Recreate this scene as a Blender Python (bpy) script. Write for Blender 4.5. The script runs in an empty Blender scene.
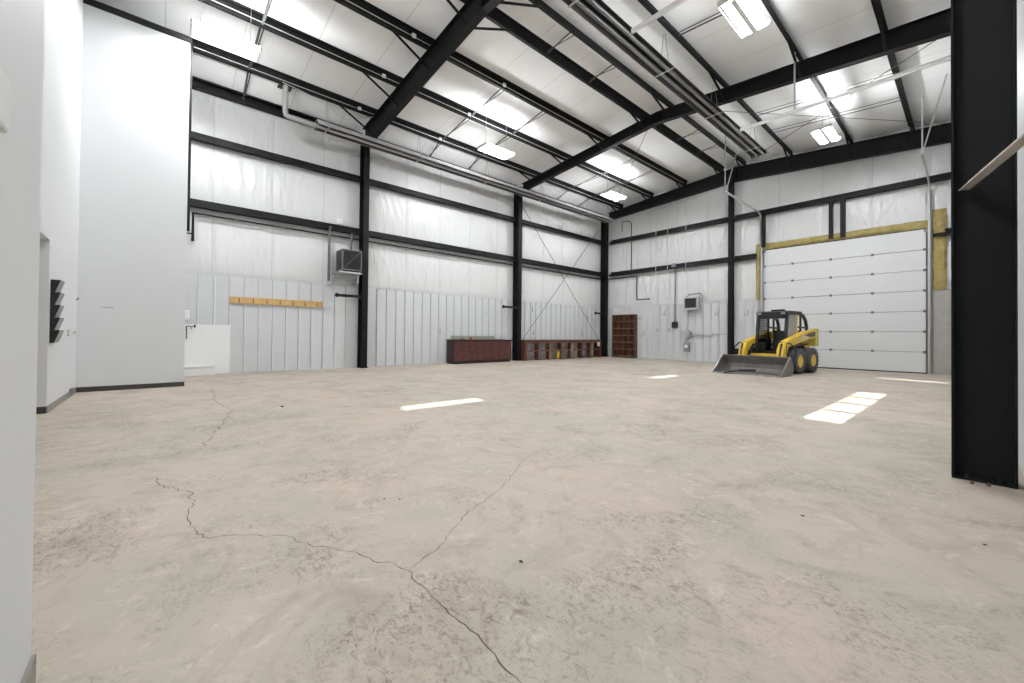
import bpy, bmesh, math, random
from mathutils import Vector, Matrix, noise
random.seed(7)
scene = bpy.context.scene
COL = scene.collection
R = math.radians

# ------------------------------------------------------------------ layout (metres)
XR = 14.63            # right wall
YF = -20.15           # wall beside the camera
YO = -21.07           # office wall
XO = 2.87             # white partition face
YP = -19.43           # partition end
YEND = -24.0
RIDGE = 7.25
FR = [-14.55, -7.05, -0.25]        # steel frames
PX = [1.26, 3.13, 4.95, 6.70, 7.65, 9.41, 11.31, 12.96]
G1Z, G2Z, LINZ = 6.67, 4.795, 2.84
def zp(x): return 8.9 - 0.084 * abs(x - RIDGE)        # purlin undersides
def zr(x): return zp(x) + 0.25                          # roof blanket

# ------------------------------------------------------------------ materials
def mat(name, color, rough=0.6, metal=0.0, spec=0.5, noise_amt=0.0, noise_scale=8.0, bump=0.0, bump_scale=40.0, emit=None, estr=0):
    m = bpy.data.materials.new(name); m.use_nodes = True
    nt = m.node_tree; b = nt.nodes['Principled BSDF']
    c = tuple(color) + (1,)
    b.inputs['Base Color'].default_value = c
    b.inputs['Roughness'].default_value = rough
    b.inputs['Metallic'].default_value = metal
    b.inputs['Specular IOR Level'].default_value = spec
    tc = nt.nodes.new('ShaderNodeTexCoord')
    if noise_amt > 0:
        n = nt.nodes.new('ShaderNodeTexNoise'); n.inputs['Scale'].default_value = noise_scale
        n.inputs['Detail'].default_value = 6
        nt.links.new(tc.outputs['Object'], n.inputs['Vector'])
        mx = nt.nodes.new('ShaderNodeMix'); mx.data_type = 'RGBA'
        d = tuple(max(0, v * (1 - noise_amt)) for v in color) + (1,)
        l = tuple(min(1, v * (1 + noise_amt)) for v in color) + (1,)
        mx.inputs[6].default_value = d; mx.inputs[7].default_value = l
        nt.links.new(n.outputs['Fac'], mx.inputs[0]); nt.links.new(mx.outputs[2], b.inputs['Base Color'])
    if bump > 0:
        n2 = nt.nodes.new('ShaderNodeTexNoise'); n2.inputs['Scale'].default_value = bump_scale
        n2.inputs['Detail'].default_value = 4
        nt.links.new(tc.outputs['Object'], n2.inputs['Vector'])
        bp = nt.nodes.new('ShaderNodeBump'); bp.inputs['Strength'].default_value = bump
        bp.inputs['Distance'].default_value = 0.02
        nt.links.new(n2.outputs['Fac'], bp.inputs['Height']); nt.links.new(bp.outputs['Normal'], b.inputs['Normal'])
    if emit:
        b.inputs['Emission Color'].default_value = tuple(emit) + (1,)
        b.inputs['Emission Strength'].default_value = estr
    return m

M = {}
M['steel'] = mat('black_primer_steel', (0.0075, 0.0075, 0.008), 0.55, 0, 0.18, 0.25, 5)
M['steel2'] = mat('dark_primer_steel', (0.011, 0.011, 0.0115), 0.55, 0, 0.2, 0.3, 6)
M['liner'] = mat('white_liner_steel', (0.58, 0.59, 0.60), 0.38, 0, 0.4, 0.04, 3)
M['liner_raw'] = mat('weathered_liner_steel', (0.40, 0.38, 0.355), 0.45, 0.2, 0.5, 0.18, 4)
M['liner_grey'] = mat('grey_liner_steel', (0.50, 0.51, 0.53), 0.45, 0, 0.4, 0.04, 3)
M['drywall'] = mat('white_painted_board', (0.67, 0.675, 0.685), 0.55, 0, 0.35, 0.01, 2)
M['base_dark'] = mat('dark_vinyl_base', (0.045, 0.038, 0.032), 0.5, 0, 0.5, 0.25, 10)
M['base_grey'] = mat('grey_vinyl_base', (0.20, 0.19, 0.17), 0.4, 0, 0.5, 0.25, 10)
M['galv'] = mat('galvanised_steel', (0.50, 0.50, 0.50), 0.4, 0.6, 0.5, 0.15, 12)
M['galv_dark'] = mat('dull_galvanised_steel', (0.28, 0.28, 0.28), 0.45, 0.5, 0.5, 0.15, 12)
M['alu'] = mat('bright_reflector_metal', (0.66, 0.66, 0.655), 0.4, 0.25, 0.5, 0.1, 6)
M['heater_dark'] = mat('sooty_shaded_heater_metal', (0.05, 0.048, 0.045), 0.5, 0.4, 0.5, 0.3, 4)  # soot in the lining; on the wide heater, underside shade put into the colour
M['heater_tube'] = mat('dull_heater_tube', (0.16, 0.155, 0.15), 0.4, 0.4, 0.5, 0.3, 4)
M['white_paint'] = mat('white_enamel', (0.78, 0.78, 0.77), 0.35, 0, 0.5)
M['door_white'] = mat('white_door_skin', (0.66, 0.665, 0.67), 0.4, 0, 0.4, 0.03, 5)
M['black'] = mat('matte_black', (0.01, 0.01, 0.01), 0.5)
M['rubber'] = mat('tyre_rubber', (0.075, 0.077, 0.085), 0.75, 0, 0.3, 0.4, 9, 0.3, 30)
M['yellow'] = mat('machine_yellow', (0.72, 0.47, 0.03), 0.35, 0, 0.5, 0.08, 6)
M['yellow_pale'] = mat('faded_machine_yellow', (0.60, 0.56, 0.13), 0.45, 0, 0.5, 0.15, 9)
M['decal'] = mat('dark_decal', (0.06, 0.06, 0.055), 0.4)
M['decal_light'] = mat('pale_decal', (0.62, 0.52, 0.25), 0.4)
M['bucket'] = mat('worn_bucket_steel', (0.20, 0.19, 0.18), 0.40, 0.35, 0.5, 0.5, 3.5, 0.15, 25)
M['bucket_edge'] = mat('polished_cutting_edge', (0.30, 0.29, 0.28), 0.35, 0.7, 0.5, 0.3, 8)
M['cabred'] = mat('red_brown_stained_wood', (0.085, 0.026, 0.024), 0.5, 0, 0.4, 0.75, 6, 0.1, 30)
M['cabred_dark'] = mat('dark_red_brown_wood', (0.035, 0.012, 0.010), 0.5, 0, 0.4, 0.5, 9)
M['benchred'] = mat('maroon_stained_plank', (0.11, 0.04, 0.032), 0.55, 0, 0.4, 0.45, 6)
M['tanwood'] = mat('tan_lumber', (0.26, 0.165, 0.085), 0.6, 0, 0.4, 0.35, 7)
M['brownwood'] = mat('brown_stained_board', (0.12, 0.048, 0.030), 0.55, 0, 0.4, 0.4, 7)
M['brownlight'] = mat('light_brown_board', (0.27, 0.13, 0.085), 0.55, 0, 0.4, 0.3, 7)
M['brown_side'] = mat('brown_shelf_side', (0.12, 0.07, 0.045), 0.55, 0, 0.4, 0.3, 7)
M['pine'] = mat('pine_board', (0.58, 0.37, 0.15), 0.5, 0, 0.4, 0.25, 6)
M['batt'] = mat('yellow_fibreglass_batt', (0.37, 0.30, 0.125), 0.95, 0, 0.1, 0.45, 6, 0.9, 20)
M['board'] = mat('grey_green_board', (0.30, 0.31, 0.26), 0.6, 0, 0.4, 0.15, 8)
M['red_plastic'] = mat('red_plastic', (0.45, 0.03, 0.03), 0.4)
M['seat'] = mat('black_vinyl_seat', (0.015, 0.015, 0.016), 0.5)
M['screen'] = mat('smoked_side_screen', (0.30, 0.31, 0.33), 0.4, 0.1)
M['conduit'] = mat('pale_conduit', (0.62, 0.62, 0.60), 0.35, 0.3)
M['wire'] = mat('grey_wire', (0.30, 0.30, 0.30), 0.5, 0.3)
M['strap'] = mat('grey_steel_strap', (0.10, 0.10, 0.10), 0.5, 0.3)
M['crack'] = mat('crack_dirt', (0.12, 0.09, 0.065), 0.9)
M['debris'] = mat('dark_debris', (0.05, 0.042, 0.035), 0.9)
M['tube_on'] = mat('lit_fluorescent_tube', (1, 1, 1), 0.4, emit=(0.955, 0.985, 1.0), estr=350)
M['fan_frame'] = mat('dark_fan_frame', (0.13, 0.13, 0.128), 0.5, 0.2, 0.4, 0.2, 10)
M['bracket'] = mat('beige_angle', (0.42, 0.38, 0.33), 0.6, 0, 0.4, 0.15, 12)

def glass_mat():
    m = bpy.data.materials.new('window_glass'); m.use_nodes = True
    nt = m.node_tree; nt.nodes.remove(nt.nodes['Principled BSDF'])
    out = nt.nodes['Material Output']
    t = nt.nodes.new('ShaderNodeBsdfTransparent'); t.inputs[0].default_value = (0.92, 0.94, 0.94, 1)
    g = nt.nodes.new('ShaderNodeBsdfGlossy'); g.inputs['Roughness'].default_value = 0.05
    mx = nt.nodes.new('ShaderNodeMixShader'); mx.inputs[0].default_value = 0.06
    nt.links.new(t.outputs[0], mx.inputs[1]); nt.links.new(g.outputs[0], mx.inputs[2]); nt.links.new(mx.outputs[0], out.inputs[0])
    return m
M['glass'] = glass_mat()

def vinyl_mat(name, color, axis, period, offset, rough, wr=(1, 1, 1), wrs=1.0, bs=0.25):
    """white insulation facing with taped seams every `period` metres along an axis"""
    m = bpy.data.materials.new(name); m.use_nodes = True
    nt = m.node_tree; N = nt.nodes; Lk = nt.links
    b = N['Principled BSDF']; b.inputs['Roughness'].default_value = rough
    b.inputs['Specular IOR Level'].default_value = 0.5
    tc = N.new('ShaderNodeTexCoord'); sp = N.new('ShaderNodeSeparateXYZ'); Lk.new(tc.outputs['Object'], sp.inputs[0])
    def mth(op, a, c=None):
        n = N.new('ShaderNodeMath'); n.operation = op
        if hasattr(a, 'links'): Lk.new(a, n.inputs[0])
        else: n.inputs[0].default_value = a
        if c is not None:
            if hasattr(c, 'links'): Lk.new(c, n.inputs[1])
            else: n.inputs[1].default_value = c
        return n.outputs[0]
    u = mth('ADD', sp.outputs[axis], 100 * period + offset)
    fr = mth('MODULO', u, period)
    d = mth('ABSOLUTE', mth('SUBTRACT', fr, period / 2))
    line = mth('GREATER_THAN', d, period / 2 - 0.010)
    nz = N.new('ShaderNodeTexNoise'); nz.inputs['Scale'].default_value = 1.2; nz.inputs['Detail'].default_value = 3
    Lk.new(tc.outputs['Object'], nz.inputs['Vector'])
    mx0 = N.new('ShaderNodeMix'); mx0.data_type = 'RGBA'
    mx0.inputs[6].default_value = tuple(v * 0.95 for v in color) + (1,); mx0.inputs[7].default_value = tuple(min(1, v * 1.04) for v in color) + (1,)
    Lk.new(nz.outputs['Fac'], mx0.inputs[0])
    mx = N.new('ShaderNodeMix'); mx.data_type = 'RGBA'
    Lk.new(line, mx.inputs[0]); Lk.new(mx0.outputs[2], mx.inputs[6]); mx.inputs[7].default_value = tuple(v * 0.76 for v in color) + (1,)
    Lk.new(mx.outputs[2], b.inputs['Base Color'])
    mp = N.new('ShaderNodeMapping'); mp.inputs['Scale'].default_value = wr; Lk.new(tc.outputs['Object'], mp.inputs[0])
    n2 = N.new('ShaderNodeTexNoise'); n2.inputs['Scale'].default_value = wrs; n2.inputs['Detail'].default_value = 4; n2.inputs['Distortion'].default_value = 0.6
    Lk.new(mp.outputs[0], n2.inputs['Vector'])
    bp = N.new('ShaderNodeBump'); bp.inputs['Strength'].default_value = bs; bp.inputs['Distance'].default_value = 0.05
    Lk.new(n2.outputs['Fac'], bp.inputs['Height']); Lk.new(bp.outputs['Normal'], b.inputs['Normal'])
    return m
M['vinyl_left'] = vinyl_mat('white_vinyl_left', (0.66, 0.66, 0.66), 1, 1.5, 0.75, 0.33, (1, 2.6, 0.35), 1.6, 0.5)  # same vinyl as the roof, greyed so the walls look less lit
M['vinyl_back'] = vinyl_mat('white_vinyl_back', (0.68, 0.68, 0.68), 0, 1.5, 0.1, 0.33, (2.6, 1, 0.35), 1.6, 0.5)
M['vinyl_roof'] = vinyl_mat('white_vinyl_roof', (0.94, 0.94, 0.94), 1, 1.5, 0.35, 0.45, (0.5, 2.0, 1), 1.2, 0.25)  # same vinyl as the walls, whitened so the roof looks better lit

def floor_mat():
    m = bpy.data.materials.new('worn_concrete'); m.use_nodes = True
    nt = m.node_tree; N = nt.nodes; Lk = nt.links; b = N['Principled BSDF']
    tc = N.new('ShaderNodeTexCoord')
    def nz(scale, detail=6, rough=0.6, dist=0.0, stretch=None):
        n = N.new('ShaderNodeTexNoise'); n.inputs['Scale'].default_value = scale; n.inputs['Detail'].default_value = detail
        n.inputs['Roughness'].default_value = rough; n.inputs['Distortion'].default_value = dist
        if stretch:
            mp = N.new('ShaderNodeMapping'); mp.inputs['Scale'].default_value = stretch[0]; mp.inputs['Rotation'].default_value = (0, 0, stretch[1])
            Lk.new(tc.outputs['Object'], mp.inputs[0]); Lk.new(mp.outputs[0], n.inputs['Vector'])
        else: Lk.new(tc.outputs['Object'], n.inputs['Vector'])
        return n.outputs['Fac']
    def ramp(f, a, c):
        r = N.new('ShaderNodeMapRange'); r.inputs['From Min'].default_value = a; r.inputs['From Max'].default_value = c
        r.clamp = True; Lk.new(f, r.inputs['Value']); return r.outputs['Result']
    def mix(f, a, c, scale=None):
        x = N.new('ShaderNodeMix'); x.data_type = 'RGBA'
        if scale is not None:
            k = N.new('ShaderNodeMath'); k.operation = 'MULTIPLY'; Lk.new(f, k.inputs[0]); k.inputs[1].default_value = scale; f = k.outputs[0]
        Lk.new(f, x.inputs[0])
        for i, v in ((6, a), (7, c)):
            if isinstance(v, tuple): x.inputs[i].default_value = v + (1,)
            else: Lk.new(v, x.inputs[i])
        return x.outputs[2]
    base = mix(ramp(nz(0.55, 4, 0.6, 0.5), 0.38, 0.62), (0.495, 0.413, 0.345), (0.445, 0.400, 0.332))
    base = mix(ramp(nz(0.8, 5, 0.65, 0.5), 0.48, 0.62), base, (0.378, 0.362, 0.292), 0.65)      # greenish sealer patches
    base = mix(ramp(nz(2.3, 8, 0.7, 1.2), 0.50, 0.72), base, (0.30, 0.25, 0.195), 0.70)       # brown grime
    def mul(a, c):
        k = N.new('ShaderNodeMath'); k.operation = 'MULTIPLY'; Lk.new(a, k.inputs[0]); Lk.new(c, k.inputs[1]); return k.outputs[0]
    clus = ramp(nz(1.1, 6, 0.65, 0.6), 0.46, 0.64)                                               # where traffic has scuffed the slab
    base = mix(mul(clus, ramp(nz(2.6, 6, 0.7, 0.6), 0.42, 0.62)), base, (0.29, 0.235, 0.185), 0.35)
    base = mix(mul(clus, ramp(nz(9.0, 8, 0.78, 2.2, ((1, 1.7, 1), 0.6)), 0.525, 0.575)), base, (0.17, 0.135, 0.10), 0.8)
    base = mix(mul(clus, ramp(nz(34, 6, 0.75, 1.4), 0.55, 0.60)), base, (0.15, 0.115, 0.085), 0.8)
    base = mix(ramp(nz(11.0, 8, 0.75, 2.0, ((1.6, 1, 1), 0.2)), 0.59, 0.65), base, (0.24, 0.19, 0.15), 0.5)
    base = mix(ramp(nz(5.0, 7, 0.7, 1.0), 0.56, 0.72), base, (0.70, 0.62, 0.54), 0.5)
    base = mix(ramp(nz(60, 3, 0.6), 0.35, 0.65), base, (0.36, 0.31, 0.26), 0.18)
    Lk.new(base, b.inputs['Base Color'])
    rr = N.new('ShaderNodeMapRange'); rr.inputs['To Min'].default_value = 0.42; rr.inputs['To Max'].default_value = 0.7
    Lk.new(nz(1.7, 5), rr.inputs['Value']); Lk.new(rr.outputs[0], b.inputs['Roughness'])
    b.inputs['Specular IOR Level'].default_value = 0.35
    bp = N.new('ShaderNodeBump'); bp.inputs['Strength'].default_value = 0.35; bp.inputs['Distance'].default_value = 0.01
    Lk.new(nz(18, 8, 0.7, 0.8), bp.inputs['Height']); Lk.new(bp.outputs['Normal'], b.inputs['Normal'])
    return m
M['floor'] = floor_mat()

# ------------------------------------------------------------------ mesh helpers
OFF = {}
class G:
    def __init__(s): s.bm = bmesh.new()
    def box(s, x0, x1, y0, y1, z0, z1):
        return s.hexa([(x0, y0, z0), (x1, y0, z0), (x1, y1, z0), (x0, y1, z0), (x0, y0, z1), (x1, y0, z1), (x1, y1, z1), (x0, y1, z1)])
    def hexa(s, p):
        v = [s.bm.verts.new(q) for q in p]
        for f in ((3, 2, 1, 0), (4, 5, 6, 7), (0, 1, 5, 4), (1, 2, 6, 5), (2, 3, 7, 6), (3, 0, 4, 7)): s.bm.faces.new([v[i] for i in f])
        return s
    def beam(s, a, b, w, h, up=(0, 0, 1)):
        a = Vector(a); b = Vector(b); d = (b - a).normalized(); up = Vector(up)
        if abs(d.dot(up)) > 0.98: up = Vector((0, 1, 0)) if abs(d.y) < 0.9 else Vector((1, 0, 0))
        sd = d.cross(up).normalized() * (w / 2); u = sd.cross(d).normalized() * (h / 2)
        return s.hexa([a - sd - u, a + sd - u, b + sd - u, b - sd - u, a - sd + u, a + sd + u, b + sd + u, b - sd + u])
    def prism(s, prof, f, e0, e1):
        """prof: list of 2-D points, f(u, v, e) -> xyz"""
        n = len(prof); A = [s.bm.verts.new(f(u, v, e0)) for u, v in prof]; B = [s.bm.verts.new(f(u, v, e1)) for u, v in prof]
        s.bm.faces.new(A[::-1]); s.bm.faces.new(B)
        for i in range(n): s.bm.faces.new([A[i], A[(i + 1) % n], B[(i + 1) % n], B[i]])
        return s
    def sheet(s, prof, f, e0, e1):
        A = [s.bm.verts.new(f(u, v, e0)) for u, v in prof]; B = [s.bm.verts.new(f(u, v, e1)) for u, v in prof]
        for i in range(len(prof) - 1): s.bm.faces.new([A[i], A[i + 1], B[i + 1], B[i]])
        return s
    def tube(s, pts, r, seg=10, cap=True):
        pts = [Vector(p) for p in pts]; rings = []
        for i, p in enumerate(pts):
            d0 = (p - pts[i - 1]).normalized() if i else None
            d1 = (pts[i + 1] - p).normalized() if i < len(pts) - 1 else None
            d = (d0 + d1).normalized() if d0 and d1 else (d0 or d1)
            ref = Vector((0, 0, 1)) if abs(d.z) < 0.9 else Vector((1, 0, 0))
            if i == 0: a = d.cross(ref).normalized()
            else:
                a = (a - d * a.dot(d)); a = a.normalized() if a.length > 1e-5 else d.cross(ref).normalized()
            b = d.cross(a)
            k = 1.0 / max(0.5, d.dot(d0)) if d0 and d1 else 1.0
            rings.append([s.bm.verts.new(p + (a * math.cos(t) + b * math.sin(t)) * r * (k if False else 1)) for t in [2 * math.pi * j / seg for j in range(seg)]])
        for i in range(len(rings) - 1):
            for j in range(seg): s.bm.faces.new([rings[i][j], rings[i][(j + 1) % seg], rings[i + 1][(j + 1) % seg], rings[i + 1][j]])
        if cap: s.bm.faces.new(rings[0][::-1]); s.bm.faces.new(rings[-1])
        return s
    def lathe(s, prof, f, seg=24):
        """prof: list of (r, a); f(r cos, r sin, a) -> xyz, closed at ends when r = 0"""
        rings = [[s.bm.verts.new(f(r * math.cos(2 * math.pi * j / seg), r * math.sin(2 * math.pi * j / seg), a)) for j in range(seg)] for r, a in prof]
        for i in range(len(rings) - 1):
            for j in range(seg): s.bm.faces.new([rings[i][j], rings[i][(j + 1) % seg], rings[i + 1][(j + 1) % seg], rings[i + 1][j]])
        s.bm.faces.new(rings[0][::-1]); s.bm.faces.new(rings[-1])
        return s
    def obj(s, name, m, parent=None, bevel=0.0, smooth=False, label=None, origin=None):
        bm = s.bm
        bmesh.ops.recalc_face_normals(bm, faces=bm.faces[:])
        if parent is not None: o0 = OFF[parent.name]
        elif origin is not None: o0 = Vector(origin)
        else:
            vs = [v.co for v in bm.verts]
            lo = [min(v[i] for v in vs) for i in range(3)]; hi = [max(v[i] for v in vs) for i in range(3)]
            o0 = Vector(((lo[0] + hi[0]) / 2, (lo[1] + hi[1]) / 2, lo[2]))
        for v in bm.verts: v.co -= o0
        me = bpy.data.meshes.new(name); bm.to_mesh(me); bm.free()
        me.materials.append(m if not isinstance(m, str) else M[m])
        if smooth:
            for p in me.polygons: p.use_smooth = True
        o = bpy.data.objects.new(name, me); COL.objects.link(o)
        if parent is not None:
            o.parent = parent; OFF[o.name] = OFF[parent.name]
        else:
            o.location = o0; OFF[o.name] = o0.copy()
        if bevel:
            b = o.modifiers.new('bevel', 'BEVEL'); b.width = bevel; b.segments = 2; b.limit_method = 'ANGLE'
        if smooth:
            try: me.set_sharp_from_angle(angle=R(40))
            except Exception: pass
        if label: o['label'] = label
        return o
def tag(o, label, cat, group=None):
    o['label'] = label; o['category'] = cat
    if group: o['group'] = group
    return o
def thing(name, label, cat, loc, group=None, local=False, rz=0.0):
    o = bpy.data.objects.new(name, None); COL.objects.link(o); o.location = loc; o.rotation_euler.z = rz
    o.empty_display_size = 0.2
    OFF[o.name] = Vector((0, 0, 0)) if local else Vector(loc)
    return tag(o, label, cat, group)
def struct(o): o['kind'] = 'structure'; return o

# ------------------------------------------------------------------ setting
g = G(); g.box(-0.3, XR + 0.3, YEND, 0.3, -0.15, 0.0); struct(g.obj('floor', 'floor', origin=(0, 0, 0)))

def insulation(name, m, u0, u1, f, rows, hole=None, du=0.04, amp=0.07, ck=-0.22, period=1.5, off=0.0, ztop=None, zmin=0.0):
    """wrinkled vinyl-faced blanket pinned at the girt lines `rows`; f(u, d, z) -> xyz"""
    bm = bmesh.new(); nu = int((u1 - u0) / du) + 1; zmax = 9.1; nz = int((zmax - zmin) / 0.08)
    grid = []
    for i in range(nu + 1):
        u = u0 + (u1 - u0) * i / nu; colv = []
        top = ztop(u)
        for j in range(nz + 1):
            z = zmin + (top - zmin) * j / nz
            t = -0.3 if z < LINZ else 0
            for a, b in zip(rows[:-1], rows[1:]):
                if a >= LINZ and a <= z <= b: t = math.sin(math.pi * (z - a) / (b - a)) ** 0.7
            sm = abs(((u + off) / period) % 1.0 - 0.5) * 2      # 1 at seam
            seam = 1 - 0.55 * max(0, (sm - 0.8) / 0.2) ** 2
            wr = noise.noise(Vector((u * 3.2, z * 0.5, 3.1))) * 0.5 + noise.noise(Vector((u * 7.5 + z * 1.1, z * 0.9, 9.0))) * 0.22
            n1 = abs(noise.noise(Vector((u * 2.1 + z * 0.55, z * 0.45, 5.0)))); n2 = abs(noise.noise(Vector((u * 3.4 - z * 0.8, z * 0.6, 17.0))))
            cr = 1.7 * max(0.0, 0.055 - n1) + 1.3 * max(0.0, 0.05 - n2)
            d = t * (amp * seam * 0.8 + 0.028 * wr - ck * cr)
            colv.append(bm.verts.new(f(u, d, z)))
        grid.append(colv)
    for i in range(nu):
        um = u0 + (u1 - u0) * (i + 0.5) / nu
        for j in range(nz):
            zm = (grid[i][j].co.z + grid[i][j + 1].co.z) / 2
            if hole and hole[0] < um < hole[1] and zm < hole[2]: continue
            bm.faces.new([grid[i][j], grid[i + 1][j], grid[i + 1][j + 1], grid[i][j + 1]])
    gg = G(); gg.bm.free(); gg.bm = bm
    return struct(gg.obj(name, m, smooth=True, origin=(0, 0, 0)))
rows = [LINZ, G2Z, G1Z, 8.25]
insulation('wall_left', 'vinyl_left', YEND, 0.0, lambda u, d, z: (-0.085 + d, u, z), [0.0, 0.001] + rows, ztop=lambda u: 8.52, zmin=0.0, off=0.75)
def zback(u): return zr(u) + 0.02
insulation('wall_back', 'vinyl_back', 0.0, XR, lambda u, d, z: (u, 0.085 - d, z), [0.0, 0.001, LINZ, G2Z, G1Z, 8.0], hole=(8.33, 13.33, 5.02), ztop=zback, off=0.1, ck=-0.32)

# right wall: liner with the door, two high windows and a small door light
SUN_T = 0.9 * math.sqrt(1 + 0.2 ** 2)
win = [(-18.15, -16.60, 5.62, 6.00), (-10.50, -9.05, 5.62, 6.00)]
DR = (-13.05, -7.95, 5.0)          # overhead door in right wall
MD = (-4.20, -3.28, 2.15)          # man door in right wall
def wall_with_holes(name, m, u0, u1, z0, ztop, holes, f):
    us = sorted({u0, u1, *[h[0] for h in holes], *[h[1] for h in holes]}); zs = sorted({z0, ztop, *[h[2] for h in holes], *[h[3] for h in holes]})
    gg = G()
    for a, b in zip(us[:-1], us[1:]):
        for c, d in zip(zs[:-1], zs[1:]):
            um, zm = (a + b) / 2, (c + d) / 2
            if any(h[0] < um < h[1] and h[2] < zm < h[3] for h in holes): continue
            v = [gg.bm.verts.new(f(*q)) for q in ((a, c), (b, c), (b, d), (a, d))]; gg.bm.faces.new(v)
    bmesh.ops.remove_doubles(gg.bm, verts=gg.bm.verts[:], dist=1e-5)
    return struct(gg.obj(name, m, origin=(0, 0, 0)))
holes = [w for w in win] + [(DR[0], DR[1], 0, DR[2]), (MD[0], MD[1], 0, MD[2])]
wall_with_holes('wall_right', 'liner_grey', YEND, 0.02, 0, 8.5, holes, lambda u, z: (XR, u, z))
for i, (a, b, c, d) in enumerate(win):
    gg = G(); x = XR
    gg.box(x - 0.03, x + 0.03, a - 0.05, a, c - 0.05, d + 0.05).box(x - 0.03, x + 0.03, b, b + 0.05, c - 0.05, d + 0.05)
    gg.box(x - 0.03, x + 0.03, a, b, c - 0.05, c).box(x - 0.03, x + 0.03, a, b, d, d + 0.05)
    fr = struct(gg.obj('window_%d' % (i + 1), 'white_paint'))
    G().box(x - 0.004, x + 0.004, a, b, c, d).obj('pane', 'glass', fr)
# ceiling: two slopes of insulation blanket
def roofz(x):                                          # the blanket drapes from the first purlin over the eave strut
    if x >= PX[0]: return zr(x)
    return 8.262 + (zr(PX[0]) - 8.262) * (x - 0.05) / (PX[0] - 0.05)
gg = G(); prof = []
for k in range(0, 61):
    x = -0.1 + (XR + 0.2) * k / 60
    prof.append((x, roofz(x)))
if True:
    prof = sorted(set(prof + [(x, zr(x)) for x in [RIDGE] + PX]))
    ys = [YEND + (0.1 - YEND) * j / 120 for j in range(121)]
    def quilt(x):
        ps = [0.0] + PX + [14.4]
        for a, b in zip(ps[:-1], ps[1:]):
            if a <= x <= b: return math.sin(math.pi * (x - a) / (b - a)) ** 2
        return 0.0
    vv = [[gg.bm.verts.new((x, y, z - 0.004 + quilt(x) * (0.02 * noise.noise(Vector((x * 0.9, y * 1.3, 2))) - 0.02 * abs(math.sin(math.pi * (y + 0.35) / 1.5))))) for x, z in prof] for y in ys]
    for j in range(120):
        for i in range(len(prof) - 1): gg.bm.faces.new([vv[j][i], vv[j][i + 1], vv[j + 1][i + 1], vv[j + 1][i]])
struct(gg.obj('ceiling', 'vinyl_roof', smooth=True, origin=(0, 0, 0)))

# white partition, office wall, opening, wall beside the camera
gg = G(); gg.box(XO - 0.12, XO, YO - 0.12, YP, 0, 7.63); struct(gg.obj('wall_partition', 'drywall'))
XJ = 5.5; XF = 12.28; ZL = 2.52
gg = G(); gg.box(XO, XJ, YO - 0.12, YO, 0, ZL); gg.box(XO, XF, YO - 0.12, YO, ZL, 8.4)
gg.box(XJ - 0.12, XJ, YEND, YO - 0.12, 0, ZL); gg.box(XJ, XF, YEND, YO - 0.12, ZL, ZL + 0.1)
struct(gg.obj('wall_office', 'drywall'))
gg = G(); gg.box(XF, XR, YF - 0.14, YF, 0, 8.5); gg.box(XF, XF + 0.14, YEND, YF - 0.14, 0, 8.5)
struct(gg.obj('wall_front', 'drywall'))
gg = G(); gg.box(0, XR, YEND - 0.1, YEND, 0, 8.9); struct(gg.obj('wall_rear', 'drywall'))
gg = G(); gg.box(0, XO - 0.12, YP - 0.12, YP - 0.001, 0, 7.63); struct(gg.obj('wall_partition_end', 'drywall'))
gg = G(); gg.box(XO, XO + 0.012, YO + 0.012, YP + 0.004, 0, 0.10); struct(gg.obj('baseboard_partition', 'base_dark', bevel=0.003))
gg = G(); gg.box(XO, XJ - 0.001, YO, YO + 0.012, 0, 0.10); struct(gg.obj('baseboard_office', 'base_grey', bevel=0.003))  # like the partition's dark base, its lit look put into a grey colour
gg = G(); gg.box(XJ, XJ + 0.012, YEND, YO, 0, 0.10); struct(gg.obj('baseboard_opening', 'base_dark', bevel=0.003))
gg = G(); gg.box(XF - 0.002, XR, YF, YF + 0.012, 0, 0.125); struct(gg.obj('baseboard_front', 'base_grey', bevel=0.003))
gg = G(); gg.box(XO - 0.13, XO + 0.015, YO, YP + 0.03, 7.63, 7.74); struct(gg.obj('trim_1', 'steel'))
gg = G(); gg.box(XO - 0.10, XO - 0.02, YP, YP + 0.05, 3.45, 7.63); struct(gg.obj('trim_2', 'steel'))

# ------------------------------------------------------------------ ribbed liner panels
RIB = 0.37
def ribs(u0, u1):
    pts = [(u0, 0.0)]; k = math.ceil((u0 + 0.06) / RIB)
    while k * RIB + 0.18 < u1 - 0.06:
        c = k * RIB + 0.18
        if c > u0 + 0.06: pts += [(c - 0.045, 0), (c - 0.040, -0.012), (c - 0.020, -0.012), (c - 0.017, 0.034), (c + 0.014, 0.034), (c + 0.030, 0)]
        k += 1
    return sorted(pts + [(u1, 0)])
def liner(u0, u1, z1, f, m, label, group=None):
    g = G(); pr = ribs(u0, u1)
    g.sheet(pr, lambda u, d, z: f(u, d, z), 0.0, z1)
    return tag(g.obj('liner_panel', m), label, 'wall panel', group)
fl = lambda u, d, z: (d, u, z)
fb = lambda u, d, z: (u, -d, z)
liner(YP + 0.0, -14.58, LINZ, fl, 'liner', 'white ribbed metal panel on the left wall behind the hook rail')
liner(-14.36, -7.29, LINZ, fl, 'liner', 'white ribbed metal panel on the left wall behind the red brown cabinet')
liner(-7.05, -0.49, LINZ, fl, 'liner', 'white ribbed metal panel on the left wall above the cubby bench')
liner(0.05, 6.93, LINZ, fb, 'liner', 'white ribbed metal panel on the back wall behind the pigeonhole shelf')
liner(7.17, 8.07, LINZ, fb, 'liner', 'narrow white ribbed metal panel between slim column and overhead door')
liner(13.42, XR - 0.01, LINZ, fb, 'liner_raw', 'weathered grey ribbed metal panel right of the overhead door')

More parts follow.
